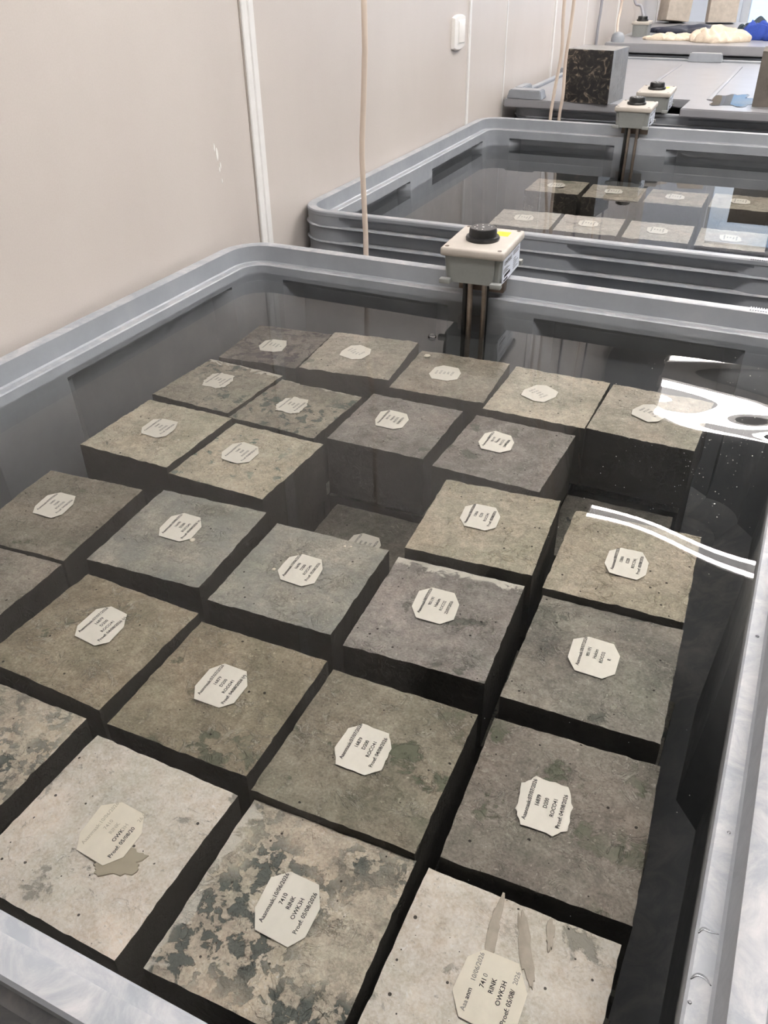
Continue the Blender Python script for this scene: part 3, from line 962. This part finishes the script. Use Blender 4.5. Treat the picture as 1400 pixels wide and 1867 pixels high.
M_PATCH = simple_mat('bare_damp_mortar', srgb(168, 160, 142), 0.8, var=0.06, scale=60, bump=0.3)
M_STREAK = simple_mat('brown_grey_streak', srgb(180, 171, 158), 0.8, var=0.12, scale=110, bump=0.4)
PATCH = {'F1': [(0.030, -0.016, 0.010, 0.020, -0.9, M_PATCH)],
         'F3': [(-0.012, 0.047, 0.004, 0.026, 0.10, M_STREAK), (0.012, 0.046, 0.0045, 0.029, 0.42, M_STREAK), (0.026, 0.062, 0.003, 0.012, 0.2, M_STREAK)]}
LAYER = 0.092
used_low = []
for i, (key, (x, y, rz, zt, sx, sy), kind, kw, lab, lines, lkw, desc) in enumerate(CUBES):
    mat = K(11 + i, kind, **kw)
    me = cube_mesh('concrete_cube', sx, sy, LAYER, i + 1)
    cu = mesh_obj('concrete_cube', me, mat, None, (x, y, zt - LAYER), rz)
    tag(cu, desc, 'cube', 'concrete test cubes in the front tank')
    if lab:
        lk = dict(lkw)
        paper_label(cu, lab[0], lab[1], LAYER, lk.pop('rot', 0.0), 50 + i, lines, **lk)
    for (px, py, rx, ry, pr, pc) in PATCH.get(key, ()):
        bm = bmesh.new()
        pl = []
        for q in range(36):
            an = 2 * math.pi * q / 36
            kk = 1 + 0.42 * noise.noise((math.cos(an) * 1.5 + px * 99, math.sin(an) * 1.5, 2.0)) + 0.20 * noise.noise((math.cos(an) * 5, math.sin(an) * 5 + py * 99, 5.0))
            ex, ey = rx * kk * math.cos(an), ry * kk * math.sin(an)
            pl.append((ex * math.cos(pr) - ey * math.sin(pr), ex * math.sin(pr) + ey * math.cos(pr)))
        loft(bm, [[(ex * f, ey * f, zz) for ex, ey in pl] for f, zz in ((1.0, -0.002), (1.0, 0.0012), (0.96, 0.0014))])
        from_bm('stained_patch', bm, pc, cu, (px, py, LAYER), sharp=40)
    # crumbs of grit beside the label
    if key in ('D2', 'D3', 'A3'):
        rnd = random.Random(i)
        spots = {'D2': [(0.0215, -0.006, 0.0036)], 'D3': [(-0.031, -0.0065, 0.0022), (0.024, 0.062, 0.0017), (0.031, 0.064, 0.0015)],
                 'A3': [(-0.058, 0.052, 0.006)]}[key]
        for gx, gy, gr in spots:
            bm = bmesh.new()
            bmesh.ops.create_icosphere(bm, subdivisions=2, radius=gr)
            for v in bm.verts:
                v.co *= 1 + 0.35 * noise.noise(v.co * 600)
                v.co.z *= 0.35
            from_bm('grit_crumb', bm, M_PAPER_OLD, cu, (gx, gy, LAYER + 0.0015), sharp=60)

# cubes of the lower layer that show through the gaps
LOW = [((-0.4230, 0.8000, 0.03, -0.168), 'dark', (0.004, -0.006), 'sunken dark cube in the lower layer, its label half hidden behind a blue-grey cube'),
       ((-0.1300, 0.9600, 0.018, -0.168), 'dark', None, 'sunken dark cube in the lower layer behind the cube under the white arc')]
for k, ((x, y, rz, zt), kind, lab, desc) in enumerate(LOW):
    me = cube_mesh('concrete_cube', 0.15, 0.15, 0.118, 70 + k)
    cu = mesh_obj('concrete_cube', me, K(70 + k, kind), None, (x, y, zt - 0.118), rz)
    tag(cu, desc, 'cube', 'concrete test cubes in the front tank')
    if lab:
        paper_label(cu, lab[0], lab[1], 0.118, 0.0, 170, L5('Aaanmaak:07/07/2026', '16901', 'D200', 'ROCO2', 'Proef: 04/08/2026', h=.0043))
# the rest of the lower layer that carries the upper cubes
low_spots = [(-0.765, 1.125), (-0.605, 1.125), (-0.445, 1.125), (-0.285, 1.125), (-0.125, 1.125), (-0.765, 0.965), (-0.605, 0.965), (-0.29, 0.965),
             (-0.765, 0.80), (-0.60, 0.80), (-0.26, 0.79), (-0.09, 0.78), (-0.74, 0.62), (-0.57, 0.62), (-0.40, 0.62), (-0.235, 0.62), (-0.07, 0.615),
             (-0.74, 0.44), (-0.55, 0.44), (-0.39, 0.44), (-0.225, 0.44), (-0.06, 0.44), (-0.55, 0.275), (-0.385, 0.265), (-0.22, 0.275), (-0.06, 0.28), (-0.45, 0.965)]

low_me = cube_mesh('concrete_cube', 0.148, 0.148, 0.118, 400)
low_mat = K(401, 'dark')
for k, (x, y) in enumerate(low_spots):
    cu = mesh_obj('concrete_cube', low_me, low_mat, None, (x, y, -0.290), 0.02 * math.sin(k * 2.7))
    top = min([c[1][3] - LAYER for c in CUBES if abs(c[1][0] - x) < 0.14 and abs(c[1][1] - y) < 0.14] + [-0.166])
    cu.scale = (1, 1, (top - 0.0015 + 0.290) / 0.119)
    tag(cu, 'lower-layer concrete cube almost wholly hidden beneath the labelled upper cubes', 'cube', 'hidden cubes of the lower layer')

# second tank: two rows of four
T2C = [('front', 0, (-0.609, 2.083, 0.063), 'concrete cube left of the front row in the second tank'),
       ('front', 1, (-0.449, 2.093, 0.070), 'second concrete cube of the front row in the second tank'),
       ('front', 2, (-0.285, 2.098, 0.049), 'third concrete cube of the front row in the second tank'),
       ('front', 3, (-0.120, 2.098, 0.031), 'concrete cube right of the front row in the second tank'),
       ('back', 0, (-0.628, 2.442, 0.033), 'concrete cube left of the back row in the second tank'),
       ('back', 1, (-0.464, 2.432, 0.040), 'second concrete cube of the back row in the second tank'),
       ('back', 2, (-0.300, 2.436, 0.010), 'third concrete cube of the back row in the second tank'),
       ('back', 3, (-0.136, 2.452, 0.012), 'concrete cube right of the back row in the second tank')]
for k, (rw, c, (x, y, rz), desc) in enumerate(T2C):
    hh = 0.085
    me = cube_mesh('concrete_cube', 0.15, 0.152, hh + 0.13, 90 + k)
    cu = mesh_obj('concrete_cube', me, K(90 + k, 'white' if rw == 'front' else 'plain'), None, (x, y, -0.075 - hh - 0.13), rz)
    tag(cu, desc, 'cube', 'concrete test cubes in the second tank')
    paper_label(cu, -0.004, 0.0, hh + 0.13, 0.0, 190 + k, L5('Aaanmaak:08/07/2026', '15866', 'E220', 'ROCO41', 'Proef: 05/08/2026', h=.0045), scale=1.05)


# ------------------------------------------------------------------ control boxes with heating rods
def control_box(loc, rz, label, rods=True, w=0.104, d=0.134, h=0.056, sticker=True, full=True, zwater=0.0):
    r = tag(empty('control_box', loc, rz), label, 'control box', 'heater control boxes on the tank rims')
    hw, hd = w / 2 - 0.004, d / 2 - 0.004
    bm = bmesh.new()
    # housing with drafted sides and inset corner columns
    def ring(o, z):
        a, b, n = hw + o, hd + o, 0.010
        return [(-a + n, -b, z), (a - n, -b, z), (a - n, -b + 0.004, z), (a - 0.003, -b + 0.004, z), (a, -b + n, z), (a, b - n, z), (a - 0.003, b - 0.004, z),
                (a - n, b - 0.004, z), (a - n, b, z), (-a + n, b, z), (-a + n, b - 0.004, z), (-a + 0.003, b - 0.004, z), (-a, b - n, z), (-a, -b + n, z),
                (-a + 0.003, -b + 0.004, z), (-a + n, -b + 0.004, z)]
    loft(bm, [ring(-0.003, 0.0), ring(0.0, h - 0.014)])
    from_bm('housing', bm, M_BOX, r)
    bm = bmesh.new()
    add_box(bm, -w / 2, w / 2, -d / 2, d / 2, h - 0.014, h, 0.004, 3)
    cov = from_bm('cover', bm, M_COVER, r, sharp=35)
    for sx in (-1, 1):
        for sy in (-1, 1):
            bm = bmesh.new()
            loft(bm, [circle(0.0034, h - 0.0005, 14, sx * (w / 2 - 0.009), sy * (d / 2 - 0.009)), circle(0.0034, h + 0.0005, 14, sx * (w / 2 - 0.009), sy * (d / 2 - 0.009)),
                      circle(0.0018, h + 0.0002, 14, sx * (w / 2 - 0.009), sy * (d / 2 - 0.009))])
            from_bm('screw', bm, M_STEEL, cov, sharp=40)
    kx, ky = 0.0, -0.006
    sk = lathe('dial_skirt', [(0.0265, h - 0.0005), (0.0275, h + 0.0035), (0.0262, h + 0.0065), (0.022, h + 0.0072)], M_BLACK, r, (kx, ky, 0), 40)
    bm = bmesh.new()
    n = 48
    rg = []
    for z, k in ((h + 0.007, 1.0), (h + 0.0172, 0.97), (h + 0.0190, 0.92)):
        rg.append([((0.0222 * k + (0.0006 if i % 2 else 0)) * math.cos(2 * math.pi * i / n), (0.0222 * k + (0.0006 if i % 2 else 0)) * math.sin(2 * math.pi * i / n), z) for i in range(n)])
    loft(bm, rg)
    dial = from_bm('dial', bm, M_BLACK, r, (kx, ky, 0), sharp=35)
    bm = bmesh.new()
    loft(bm, [circle(0.0200, h + 0.0188, 32), circle(0.0200, h + 0.0195, 32)])
    from_bm('dial_face', bm, M_DIAL, dial)
    for q in range(7):
        a = 0.4 + q * 0.75
        bm = bmesh.new()
        loft(bm, [circle(0.0011, h + 0.0194, 8, 0.0135 * math.cos(a), 0.0135 * math.sin(a)), circle(0.0011, h + 0.0199, 8, 0.0135 * math.cos(a), 0.0135 * math.sin(a))])
        from_bm('dial_dot', bm, M_FLAKE, dial)
    bm = bmesh.new()
    loft(bm, [circle(0.0018, h + 0.0194, 8), circle(0.0018, h + 0.0200, 8)])
    from_bm('dial_dot', bm, M_FLAKE, dial)
    if sticker:
        st = box('sticker', 0.012, 0.034, 0.022, 0.046, h, h + 0.0004, M_YELLOW, cov)
        if full:
            mesh_obj('lettering', text_mesh([('AC', 0.0, 0.0, 0.008, False)], 'lettering'), M_INK, st, (0.025, 0.034, h + 0.0006), -math.pi / 2 + 0.2)
    for sx in (-1, 1):
        for sy in (-1, 1):
            x, y = sx * (w / 2 - 0.010), sy * (d / 2 - 0.001)
            bm = bmesh.new()
            add_box(bm, x - 0.009, x + 0.009, y - 0.006, y + 0.006, -0.001, 0.007, 0.0015, 2)
            from_bm('mounting_foot', bm, M_BOX, r, sharp=35)
    if full:
        # rating plate on the right-hand side
        xx = hw + 0.0006
        rl = box('rating_label', xx - 0.002, xx, -0.050, 0.052, 0.002, h - 0.016, M_WLABEL, r)
        rl.rotation_euler = (0, 0, 0)
        bm = bmesh.new()
        rnd = random.Random(8)
        def bar(y0, y1, z0, z1):
            add_box(bm, xx, xx + 0.0003, y0, y1, z0, z1)
        for q in range(4):
            bar(-0.048, -0.048 + rnd.uniform(0.02, 0.036), 0.0235 - q * 0.0022, 0.0242 - q * 0.0022)
        for q in range(16):
            y0 = -0.042 + q * 0.0022
            bar(y0, y0 + rnd.uniform(0.0006, 0.0017), 0.0095, 0.0140)
        for q in range(11):
            y0 = -0.044 + q * 0.0022
            bar(y0, y0 + rnd.uniform(0.0006, 0.0017), 0.0035, 0.0065)
        for q in range(3):
            bar(0.008, 0.008 + rnd.uniform(0.025, 0.04), 0.0365 - q * 0.0025, 0.0372 - q * 0.0025)
        for q in range(6):
            bar(0.012, 0.012 + rnd.uniform(0.012, 0.03), 0.024 - q * 0.0032, 0.0247 - q * 0.0032)
        from_bm('printed_lines', bm, M_INK, rl)['kind'] = 'stuff'
        me = text_mesh([('CONTROLS', 0.0, 0.0, 0.0085, False)], 'lettering', 0.02)
        # stand the lettering up on the side face
        for v in me.vertices:
            v.co = Vector((0.0, v.co.y * 1.0, -v.co.x))
        mesh_obj('lettering', me, M_INK, rl, (xx + 0.0005, -0.024, 0.0325))
    if rods:
        # bracket over the rim and rods that dip into the water
        box('bracket', -0.030, 0.046, -0.030, -0.005, -0.020, 0.001, M_STEEL, r, 0.001)
        for (rx, ry, rr, m_, zlo) in ((-0.004, -0.050, 0.0046, M_ROD, -0.27), (0.0185, -0.046, 0.0042, M_ROD, -0.27), (-0.0135, -0.045, 0.0044, M_RODB, -0.25), (0.0195, -0.037, 0.0040, M_RODB, -0.25)):
            bm = bmesh.new()
            tube(bm, spline([(rx, ry, 0.002), (rx, ry, -0.06), (rx - 0.001, ry, -0.14), (rx - 0.001, ry, zlo)], 6), rr, 14)
            from_bm('heating_rod' if m_ is M_ROD else 'sensor_tube', bm, m_, r, smooth=True)
    return r


control_box((-0.4476, 1.3026, ZL + 0.001), 0.057, 'grey control box with black dial and yellow sticker on the front tank rim')
control_box((-0.4945, 2.7450, ZL + 0.001), 0.034, 'grey control box with black dial on the far rim of the second tank', sticker=False)
control_box((-0.4874, 3.0127, ZL + 0.008), 0.05, 'grey control box with black dial in the notch of the covered tank lid', rods=False, d=0.16)
control_box((-0.868, 4.66, 0.0955), 0.0, 'small grey control box beside the wall on the farthest tank', rods=False, w=0.082, d=0.10, h=0.085, sticker=False, full=False)


# ------------------------------------------------------------------ lids on the far tanks
def lid_mesh(x0, x1, y0, y1, z0, z1, slot=None):
    pts = [(x0, y0), (x1, y0), (x1, y1), (x0, y1)]
    if slot:
        a, b, c = slot
        pts = [(x0, y0), (a, y0), (a, c), (b, c), (b, y0), (x1, y0), (x1, y1), (x0, y1)]
    bm = bmesh.new()
    loft(bm, [[(x, y, z) for x, y in pts] for z in (z0, z1)])
    bmesh.ops.recalc_face_normals(bm, faces=bm.faces[:])
    bmesh.ops.bevel(bm, geom=bm.edges[:], offset=0.003, segments=2, affect='EDGES')
    return bm


LZ3 = 0.070
lid3 = tag(empty('tank_lid', (0, 0, 0.045)), 'pale grey plastic lid with raised grips on the third tank', 'lid', 'lids on the far tanks')
bm = lid_mesh(-0.962, 0.085, 2.925, 4.20, 0.0, LZ3 - 0.045, (-0.575, -0.395, 3.10))
from_bm('panel', bm, M_LID, lid3, sharp=40)
zt = LZ3 - 0.045


def grip(parent, x0, x1, y0, y1, z0, h, taper=0.008):
    bm = bmesh.new()
    t_ = taper
    loft(bm, [[(x0, y0, z0), (x1, y0, z0), (x1, y1, z0), (x0, y1, z0)],
              [(x0 + t_, y0 + t_ * 0.4, z0 + h), (x1 - t_, y0 + t_ * 0.4, z0 + h), (x1 - t_, y1 - t_ * 0.4, z0 + h), (x0 + t_, y1 - t_ * 0.4, z0 + h)]])
    bmesh.ops.bevel(bm, geom=bm.edges[:], offset=0.003, segments=2, affect='EDGES')
    return from_bm('grip', bm, M_TANK, parent, sharp=40)


grip(lid3, -0.955, -0.835, 2.93, 2.99, zt - 0.001, 0.028)
grip(lid3, -0.955, -0.915, 2.99, 3.10, zt - 0.001, 0.028, 0.006)
grip(lid3, -0.955, -0.915, 3.55, 3.68, zt - 0.001, 0.026, 0.006)
grip(lid3, -0.930, -0.820, 4.14, 4.19, zt - 0.001, 0.028)
grip(lid3, -0.565, -0.425, 4.14, 4.19, zt - 0.001, 0.034)
grip(lid3, -0.02, 0.08, 2.93, 2.99, zt - 0.001, 0.028)
box('lid_ridge', -0.945, -0.925, 3.10, 4.14, zt - 0.001, zt + 0.010, M_TANK, lid3, 0.003)
box('lid_ridge', -0.82, 0.07, 4.165, 4.185, zt - 0.001, zt + 0.008, M_TANK, lid3, 0.003)
box('lid_ridge', -0.582, -0.566, 3.45, 4.02, zt - 0.001, zt + 0.003, M_LID, lid3, 0.001)
box('lid_ridge', -0.345, -0.330, 3.12, 4.02, zt - 0.001, zt + 0.003, M_LID, lid3, 0.001)

LZ4 = 0.118
lid4 = tag(empty('tank_lid', (0, 0, 0.075)), 'pale grey plastic lid under the rags on the farthest tank', 'lid', 'lids on the far tanks')
from_bm('panel', lid_mesh(-0.955, 0.10, 4.300, 5.60, 0.006, LZ4 - 0.075), M_LID, lid4, sharp=40)
bm = bmesh.new()
loft(bm, [circle(r_, z_, 20) for r_, z_ in ((0.030, 0), (0.030, 0.014), (0.026, 0.028), (0.016, 0.037), (0.004, 0.040))])
from_bm('corner_cap', bm, M_TANK, lid4, (-0.912, 4.36, LZ4 - 0.0755), sharp=60)

# puddle of spilled water on the third lid
bm = bmesh.new()
rnd = random.Random(5)
pts = []
for i in range(40):
    a = 2 * math.pi * i / 40
    k = 1 + 0.6 * noise.noise((math.cos(a) * 1.7, math.sin(a) * 1.7, 4.0)) + 0.14 * noise.noise((math.cos(a) * 4, math.sin(a) * 4, 1.0))
    pts.append((0.075 * k * math.cos(a), 0.15 * k * math.sin(a)))
loft(bm, [[(x * f, y * f, z) for x, y in pts] for f, z in ((1.0, 0.0002), (0.97, 0.0008), (0.88, 0.0010))])
tag(from_bm('water_puddle', bm, M_DROP, None, (-0.275, 3.14, LZ3), sharp=60), 'spilled water glinting on the pale lid between the boxes and the right-hand cube', 'puddle')

# ------------------------------------------------------------------ things standing on the lids
me = cube_mesh('concrete_cube', 0.148, 0.144, 0.150, 300, rough=0.0003)
M_BCUBE = concrete_mat('dark_mottled_cast_face', 301, c1=(150, 148, 146), c2=(112, 110, 108), line=0.1, pits=0.2, smoothb=True, side=(126, 124, 122))


def mottled_front():
    t = NT('black_mottled_face')
    tc = t.n('TexCoord')
    nz = t.n('TexNoise', Scale=42.0, Detail=7.0, Roughness=0.62, Distortion=1.4)
    t.l(tc.outputs['Object'], nz.inputs['Vector'])
    c = t.ramp(nz.outputs['Fac'], [(0.46, srgb(24, 24, 26)), (0.56, srgb(52, 48, 44)), (0.66, srgb(128, 116, 102))])
    b = t.n('BsdfPrincipled', Roughness=0.35)
    t.l(c, b.inputs['Base Color'])
    bp = t.n('Bump', Strength=0.4, Distance=0.002)
    t.l(nz.outputs['Fac'], bp.inputs['Height'])
    t.l(bp.outputs['Normal'], b.inputs['Normal'])
    t.l(b.outputs[0], t.out.inputs[0])
    return t.m


M_MOTT = mottled_front()
for nd in M_BCUBE.node_tree.nodes:
    if nd.type == 'BSDF_PRINCIPLED':
        nd.inputs['Roughness'].default_value = 0.22
        nd.inputs['Specular IOR Level'].default_value = 0.6
bc = mesh_obj('concrete_cube', me, M_BCUBE, None, (-0.6810, 2.9920, LZ3 + 0.0005), -0.115)
me.materials.append(M_MOTT)
for p in me.polygons:
    if p.normal.y < -0.8:
        p.material_index = 1
tag(bc, 'concrete cube with a black mottled front standing on the third tank lid', 'cube', 'cubes set out on the lid')
me = cube_mesh('concrete_cube', 0.15, 0.15, 0.150, 310, rough=0.0003)
rc = mesh_obj('concrete_cube', me, concrete_mat('plain_grey_cast_face', 311, c1=(120, 114, 106), c2=(96, 92, 86), line=0.1, blotch=0.3, blotch_col=(60, 58, 56), pits=0.3, smoothb=True, side=(112, 106, 100)),
              None, (-0.128, 3.11, LZ3 + 0.0005), 0.04)
tag(rc, 'plain grey concrete cube on the third tank lid, cut off by the right edge', 'cube', 'cubes set out on the lid')


def crumpled(name, loc, size, mat, seed, label, cat, folds=1.0, rz=0.0):
    bm = bmesh.new()
    bmesh.ops.create_icosphere(bm, subdivisions=5, radius=1.0)
    for v in bm.verts:
        p = v.co.copy()
        ang = math.atan2(p.y, p.x)
        k = 1 + 0.42 * noise.noise((math.cos(ang) * 1.6 + seed, math.sin(ang) * 1.6, seed)) + 0.16 * noise.noise((math.cos(ang) * 5 + seed, math.sin(ang) * 5, seed))
        q = Vector((p.x * 1.4 + seed, p.y * 1.4, seed * 1.7))
        warp = noise.noise(q) * 4.0 + noise.noise(q * 2.1) * 1.6
        f1 = math.sin(3.2 * (p.y * math.cos(seed) + p.x * math.sin(seed) * 1.6) + warp)
        f2 = math.sin(6.0 * (p.x * math.cos(seed * 2) + p.y * math.sin(seed * 2)) + warp * 1.7)
        zz = max(p.z, -0.25)
        hgt = 0.52 + 0.35 * noise.noise((p.x * 1.3 + seed, p.y * 1.3, 7)) + folds * (0.20 * (1 - f1 * f1) * 1.6 - 0.16 + 0.06 * f2)
        z = (zz + 0.25) / 1.25
        v.co = Vector((p.x * k * size[0], p.y * k * size[1], size[2] * (z ** 0.8) * max(hgt, 0.12)))
    o = from_bm(name, bm, mat, None, loc, rz, smooth=True)
    return tag(o, label, cat)


crumpled('rubber_apron', (-0.655, 4.86, LZ4), (0.20, 0.09, 0.058), M_CLOTH_N, 2.3, 'folded navy rubber sheet lying behind the cream rag', 'sheet', 0.35)
crumpled('cotton_rag', (-0.500, 4.47, LZ4), (0.120, 0.060, 0.088), M_CLOTH_W, 5.1, 'crumpled cream cotton rag on the farthest tank lid', 'rag', 1.0, 0.15)
crumpled('cotton_rag', (-0.690, 4.50, LZ4), (0.110, 0.035, 0.045), M_CLOTH_W, 8.4, 'thin frayed cream rag trailing toward the small control box', 'rag', 1.0, 0.1)
crumpled('blue_cloth', (-0.285, 4.66, LZ4), (0.130, 0.085, 0.120), M_CLOTH_B, 3.7, 'crumpled royal blue cloth beside the cream rag', 'cloth', 1.0, 0.2)
crumpled('rubber_glove', (-0.385, 4.92, LZ4), (0.07, 0.05, 0.085), M_CLOTH_G, 9.2, 'dark green rubber glove heaped behind the blue cloth', 'glove', 0.8)


def prism(loc, rz, lean, w, d, h, label):
    bm = bmesh.new()
    add_box(bm, -w / 2, w / 2, -d / 2, d / 2, 0, h, 0.003, 2)
    o = from_bm('concrete_prism', bm, M_PRISM, None, loc, sharp=40)
    o.rotation_euler = (lean[0], lean[1], rz)
    return tag(o, label, 'block', 'pale concrete prisms propped up at the window')


prism((-0.858, 5.47, LZ4 + 0.008), 0.55, (-0.10, 0.10), 0.13, 0.13, 0.55, 'pale concrete prism leaning beside the wall at the window')
prism((-0.612, 5.50, LZ4 + 0.005), 0.25, (-0.06, 0.0), 0.145, 0.12, 0.55, 'upright pale concrete prism next to the bright window')

# ------------------------------------------------------------------ cables
def cable(pts, r, label, mat=M_CABLE, name='hanging_cable'):
    bm = bmesh.new()
    tube(bm, spline(pts, 8), r, 12)
    return tag(from_bm(name, bm, mat, smooth=True), label, 'cable', 'cables hanging from the ceiling to the heater boxes')


cable([(-0.712, 1.42, CEIL_Z), (-0.713, 1.42, 1.2), (-0.714, 1.42, 0.45), (-0.716, 1.42, 0.33), (-0.724, 1.42, 0.21), (-0.7245, 1.42, 0.155), (-0.722, 1.42, 0.06),
       (-0.720, 1.42, -0.04), (-0.70, 1.42, -0.14), (-0.62, 1.42, -0.19), (-0.52, 1.42, -0.10), (-0.46, 1.40, -0.02), (-0.45, 1.355, 0.040)], 0.0050,
      'cream cable hanging between the front tank and the second tank')
cable([(-0.762, 2.86, CEIL_Z), (-0.766, 2.86, 0.8), (-0.770, 2.86, 0.36), (-0.764, 2.86, 0.22), (-0.776, 2.86, 0.10), (-0.778, 2.86, 0.0), (-0.74, 2.86, -0.12), (-0.60, 2.86, -0.14), (-0.50, 2.85, -0.02), (-0.495, 2.82, 0.03)], 0.0050,
      'cream cable of the crossing pair, ending left behind the second tank')
cable([(-0.740, 2.872, CEIL_Z), (-0.742, 2.872, 0.8), (-0.744, 2.872, 0.36), (-0.752, 2.872, 0.20), (-0.750, 2.872, 0.10), (-0.752, 2.872, 0.0), (-0.70, 2.874, -0.16), (-0.55, 2.88, -0.10), (-0.487, 2.89, 0.0), (-0.487, 2.90, 0.06)], 0.0050,
      'cream cable of the crossing pair, hanging closest to the black cube')
cable([(-0.985, 4.25, CEIL_Z), (-0.985, 4.25, 0.6), (-0.978, 4.25, 0.30), (-0.982, 4.25, 0.18), (-0.983, 4.25, 0.05), (-0.983, 4.25, -0.4)], 0.006,
      'grey cable drop against the wall before the farthest tank', M_CABLE_GREY)
cable([(-0.925, 4.40, CEIL_Z), (-0.925, 4.40, 0.6), (-0.922, 4.40, 0.28), (-0.925, 4.38, 0.20), (-0.918, 4.362, LZ4 + 0.036)], 0.0055,
      'cream cable coming down onto the rounded cap of the farthest lid')
cable([(-0.955, 4.75, CEIL_Z), (-0.955, 4.75, 0.6), (-0.94, 4.75, 0.28), (-0.90, 4.74, 0.235), (-0.872, 4.70, 0.19)], 0.006,
      'grey cable running down to the small far control box', M_CABLE_GREY)

# ------------------------------------------------------------------ wall switch
sw = tag(empty('light_switch', (wall_x(2.487) + 0.0, 2.487, 0.293), WA), 'white light switch on the coated wall above the second tank', 'switch')
bm = bmesh.new()


def bow(hw, hh, x, n=10, b=0.006):
    p = []
    for i in range(n + 1):
        t_ = -1 + 2 * i / n
        p.append((x, t_ * hw, -hh - b * (1 - t_ * t_)))
    for i in range(n + 1):
        t_ = 1 - 2 * i / n
        p.append((x, t_ * hw, hh + b * (1 - t_ * t_)))
    return p


loft(bm, [bow(0.043, 0.037, 0.0), bow(0.043, 0.037, 0.006), bow(0.041, 0.035, 0.0095)])
from_bm('plate', bm, M_SWITCH, sw, sharp=35)
box('rocker', 0.0090, 0.0125, -0.012, 0.034, -0.026, 0.026, M_SWITCH, sw, 0.002)
box('rocker_frame', 0.0090, 0.0102, -0.016, 0.038, -0.030, 0.030, M_STRIP, sw, 0.0005)

# ------------------------------------------------------------------ small bits on the water and the rim
rnd = random.Random(12)
bm = bmesh.new()
for i in range(230):
    if i < 170:
        x, y = rnd.gauss(-0.02, 0.055), rnd.gauss(0.93, 0.12)
    else:
        x, y = rnd.uniform(-0.15, 0.03), rnd.uniform(0.3, 1.2)
    if x > 0.036 or y > 1.25:
        continue
    r_ = rnd.uniform(0.0002, 0.0006) * (1.5 if rnd.random() > 0.9 else 1) * min(1.0, 0.25 + y * 0.7)
    z = swell1(x, y)
    a0 = rnd.uniform(0, 3)
    loft(bm, [[(x + r_ * f * math.cos(a0 + k * math.pi / 3) * (1.6 if k % 3 == 0 else 1), y + r_ * f * math.sin(a0 + k * math.pi / 3), z + zz) for k in range(6)]
              for f, zz in ((1.0, 0.00005), (0.6, 0.0004))])
tag(from_bm('floating_dust', bm, M_FLAKE), 'white dust specks floating on the water near the right-hand tank wall', 'dust', kind='stuff')


def drop(name, pts, w, h, loc, label):
    bm = bmesh.new()
    P = spline([(x, y, 0) for x, y in pts], 5)
    rings = []
    for i, p in enumerate(P):
        t_ = i / (len(P) - 1)
        k = max(0.15, math.sin(math.pi * (0.08 + 0.84 * t_)))
        d = (P[min(i + 1, len(P) - 1)] - P[max(i - 1, 0)]).normalized()
        s = Vector((-d.y, d.x, 0))
        rings.append([p + s * (w * k * math.cos(a)) + Vector((0, 0, h * k * max(0, math.sin(a)))) for a in [math.pi * j / 6 for j in range(7)]] )
    loft(bm, rings, closed=True)
    return tag(from_bm(name, bm, M_DROP, None, loc, smooth=True), label, 'water drop', 'spilled drops on the right-hand ledge')


ZD = ZE + 0.0002
drop('water_drop', [(-0.005, -0.001), (-0.003, 0.003), (0.001, 0.003), (0.006, 0.0035)], 0.0011, 0.0010, (0.0515, 0.318, ZD), 'long curled water drop on the right-hand ledge, the upper of the two')
drop('water_drop', [(-0.005, -0.002), (-0.002, 0.002), (0.002, 0.0022), (0.006, -0.001)], 0.0011, 0.0010, (0.0515, 0.290, ZD), 'curled water drop on the right-hand ledge, the lower of the two')
for (x, y, r_, nm) in ((0.048, 0.275, 0.0012, 'tiny round drop below the curled drops on the ledge'), (0.0545, 0.395, 0.0012, 'tiny round drop above the curled drops on the ledge'),
                       (0.053, 0.60, 0.0016, 'small water drop on the ledge beside the 901191 R cube')):
    bm = bmesh.new()
    loft(bm, [circle(r_ * f, z, 12) for f, z in ((1, 0), (0.9, 0.0005), (0.5, 0.0009), (0.1, 0.001))])
    tag(from_bm('water_drop', bm, M_DROP, None, (x, y, ZD), smooth=True), nm, 'water drop', 'spilled drops on the right-hand ledge')
bm = bmesh.new()
loft(bm, [circle(0.0065 * f, z, 20) for f, z in ((1, 0.0), (0.92, 0.0022), (0.7, 0.004), (0.35, 0.0050), (0.05, 0.0053))])
tag(from_bm('air_bubble', bm, M_DROP, None, (-0.4585, 1.1175, 0.0002), smooth=True), 'air bubble floating on the water left of the heating rods', 'bubble')
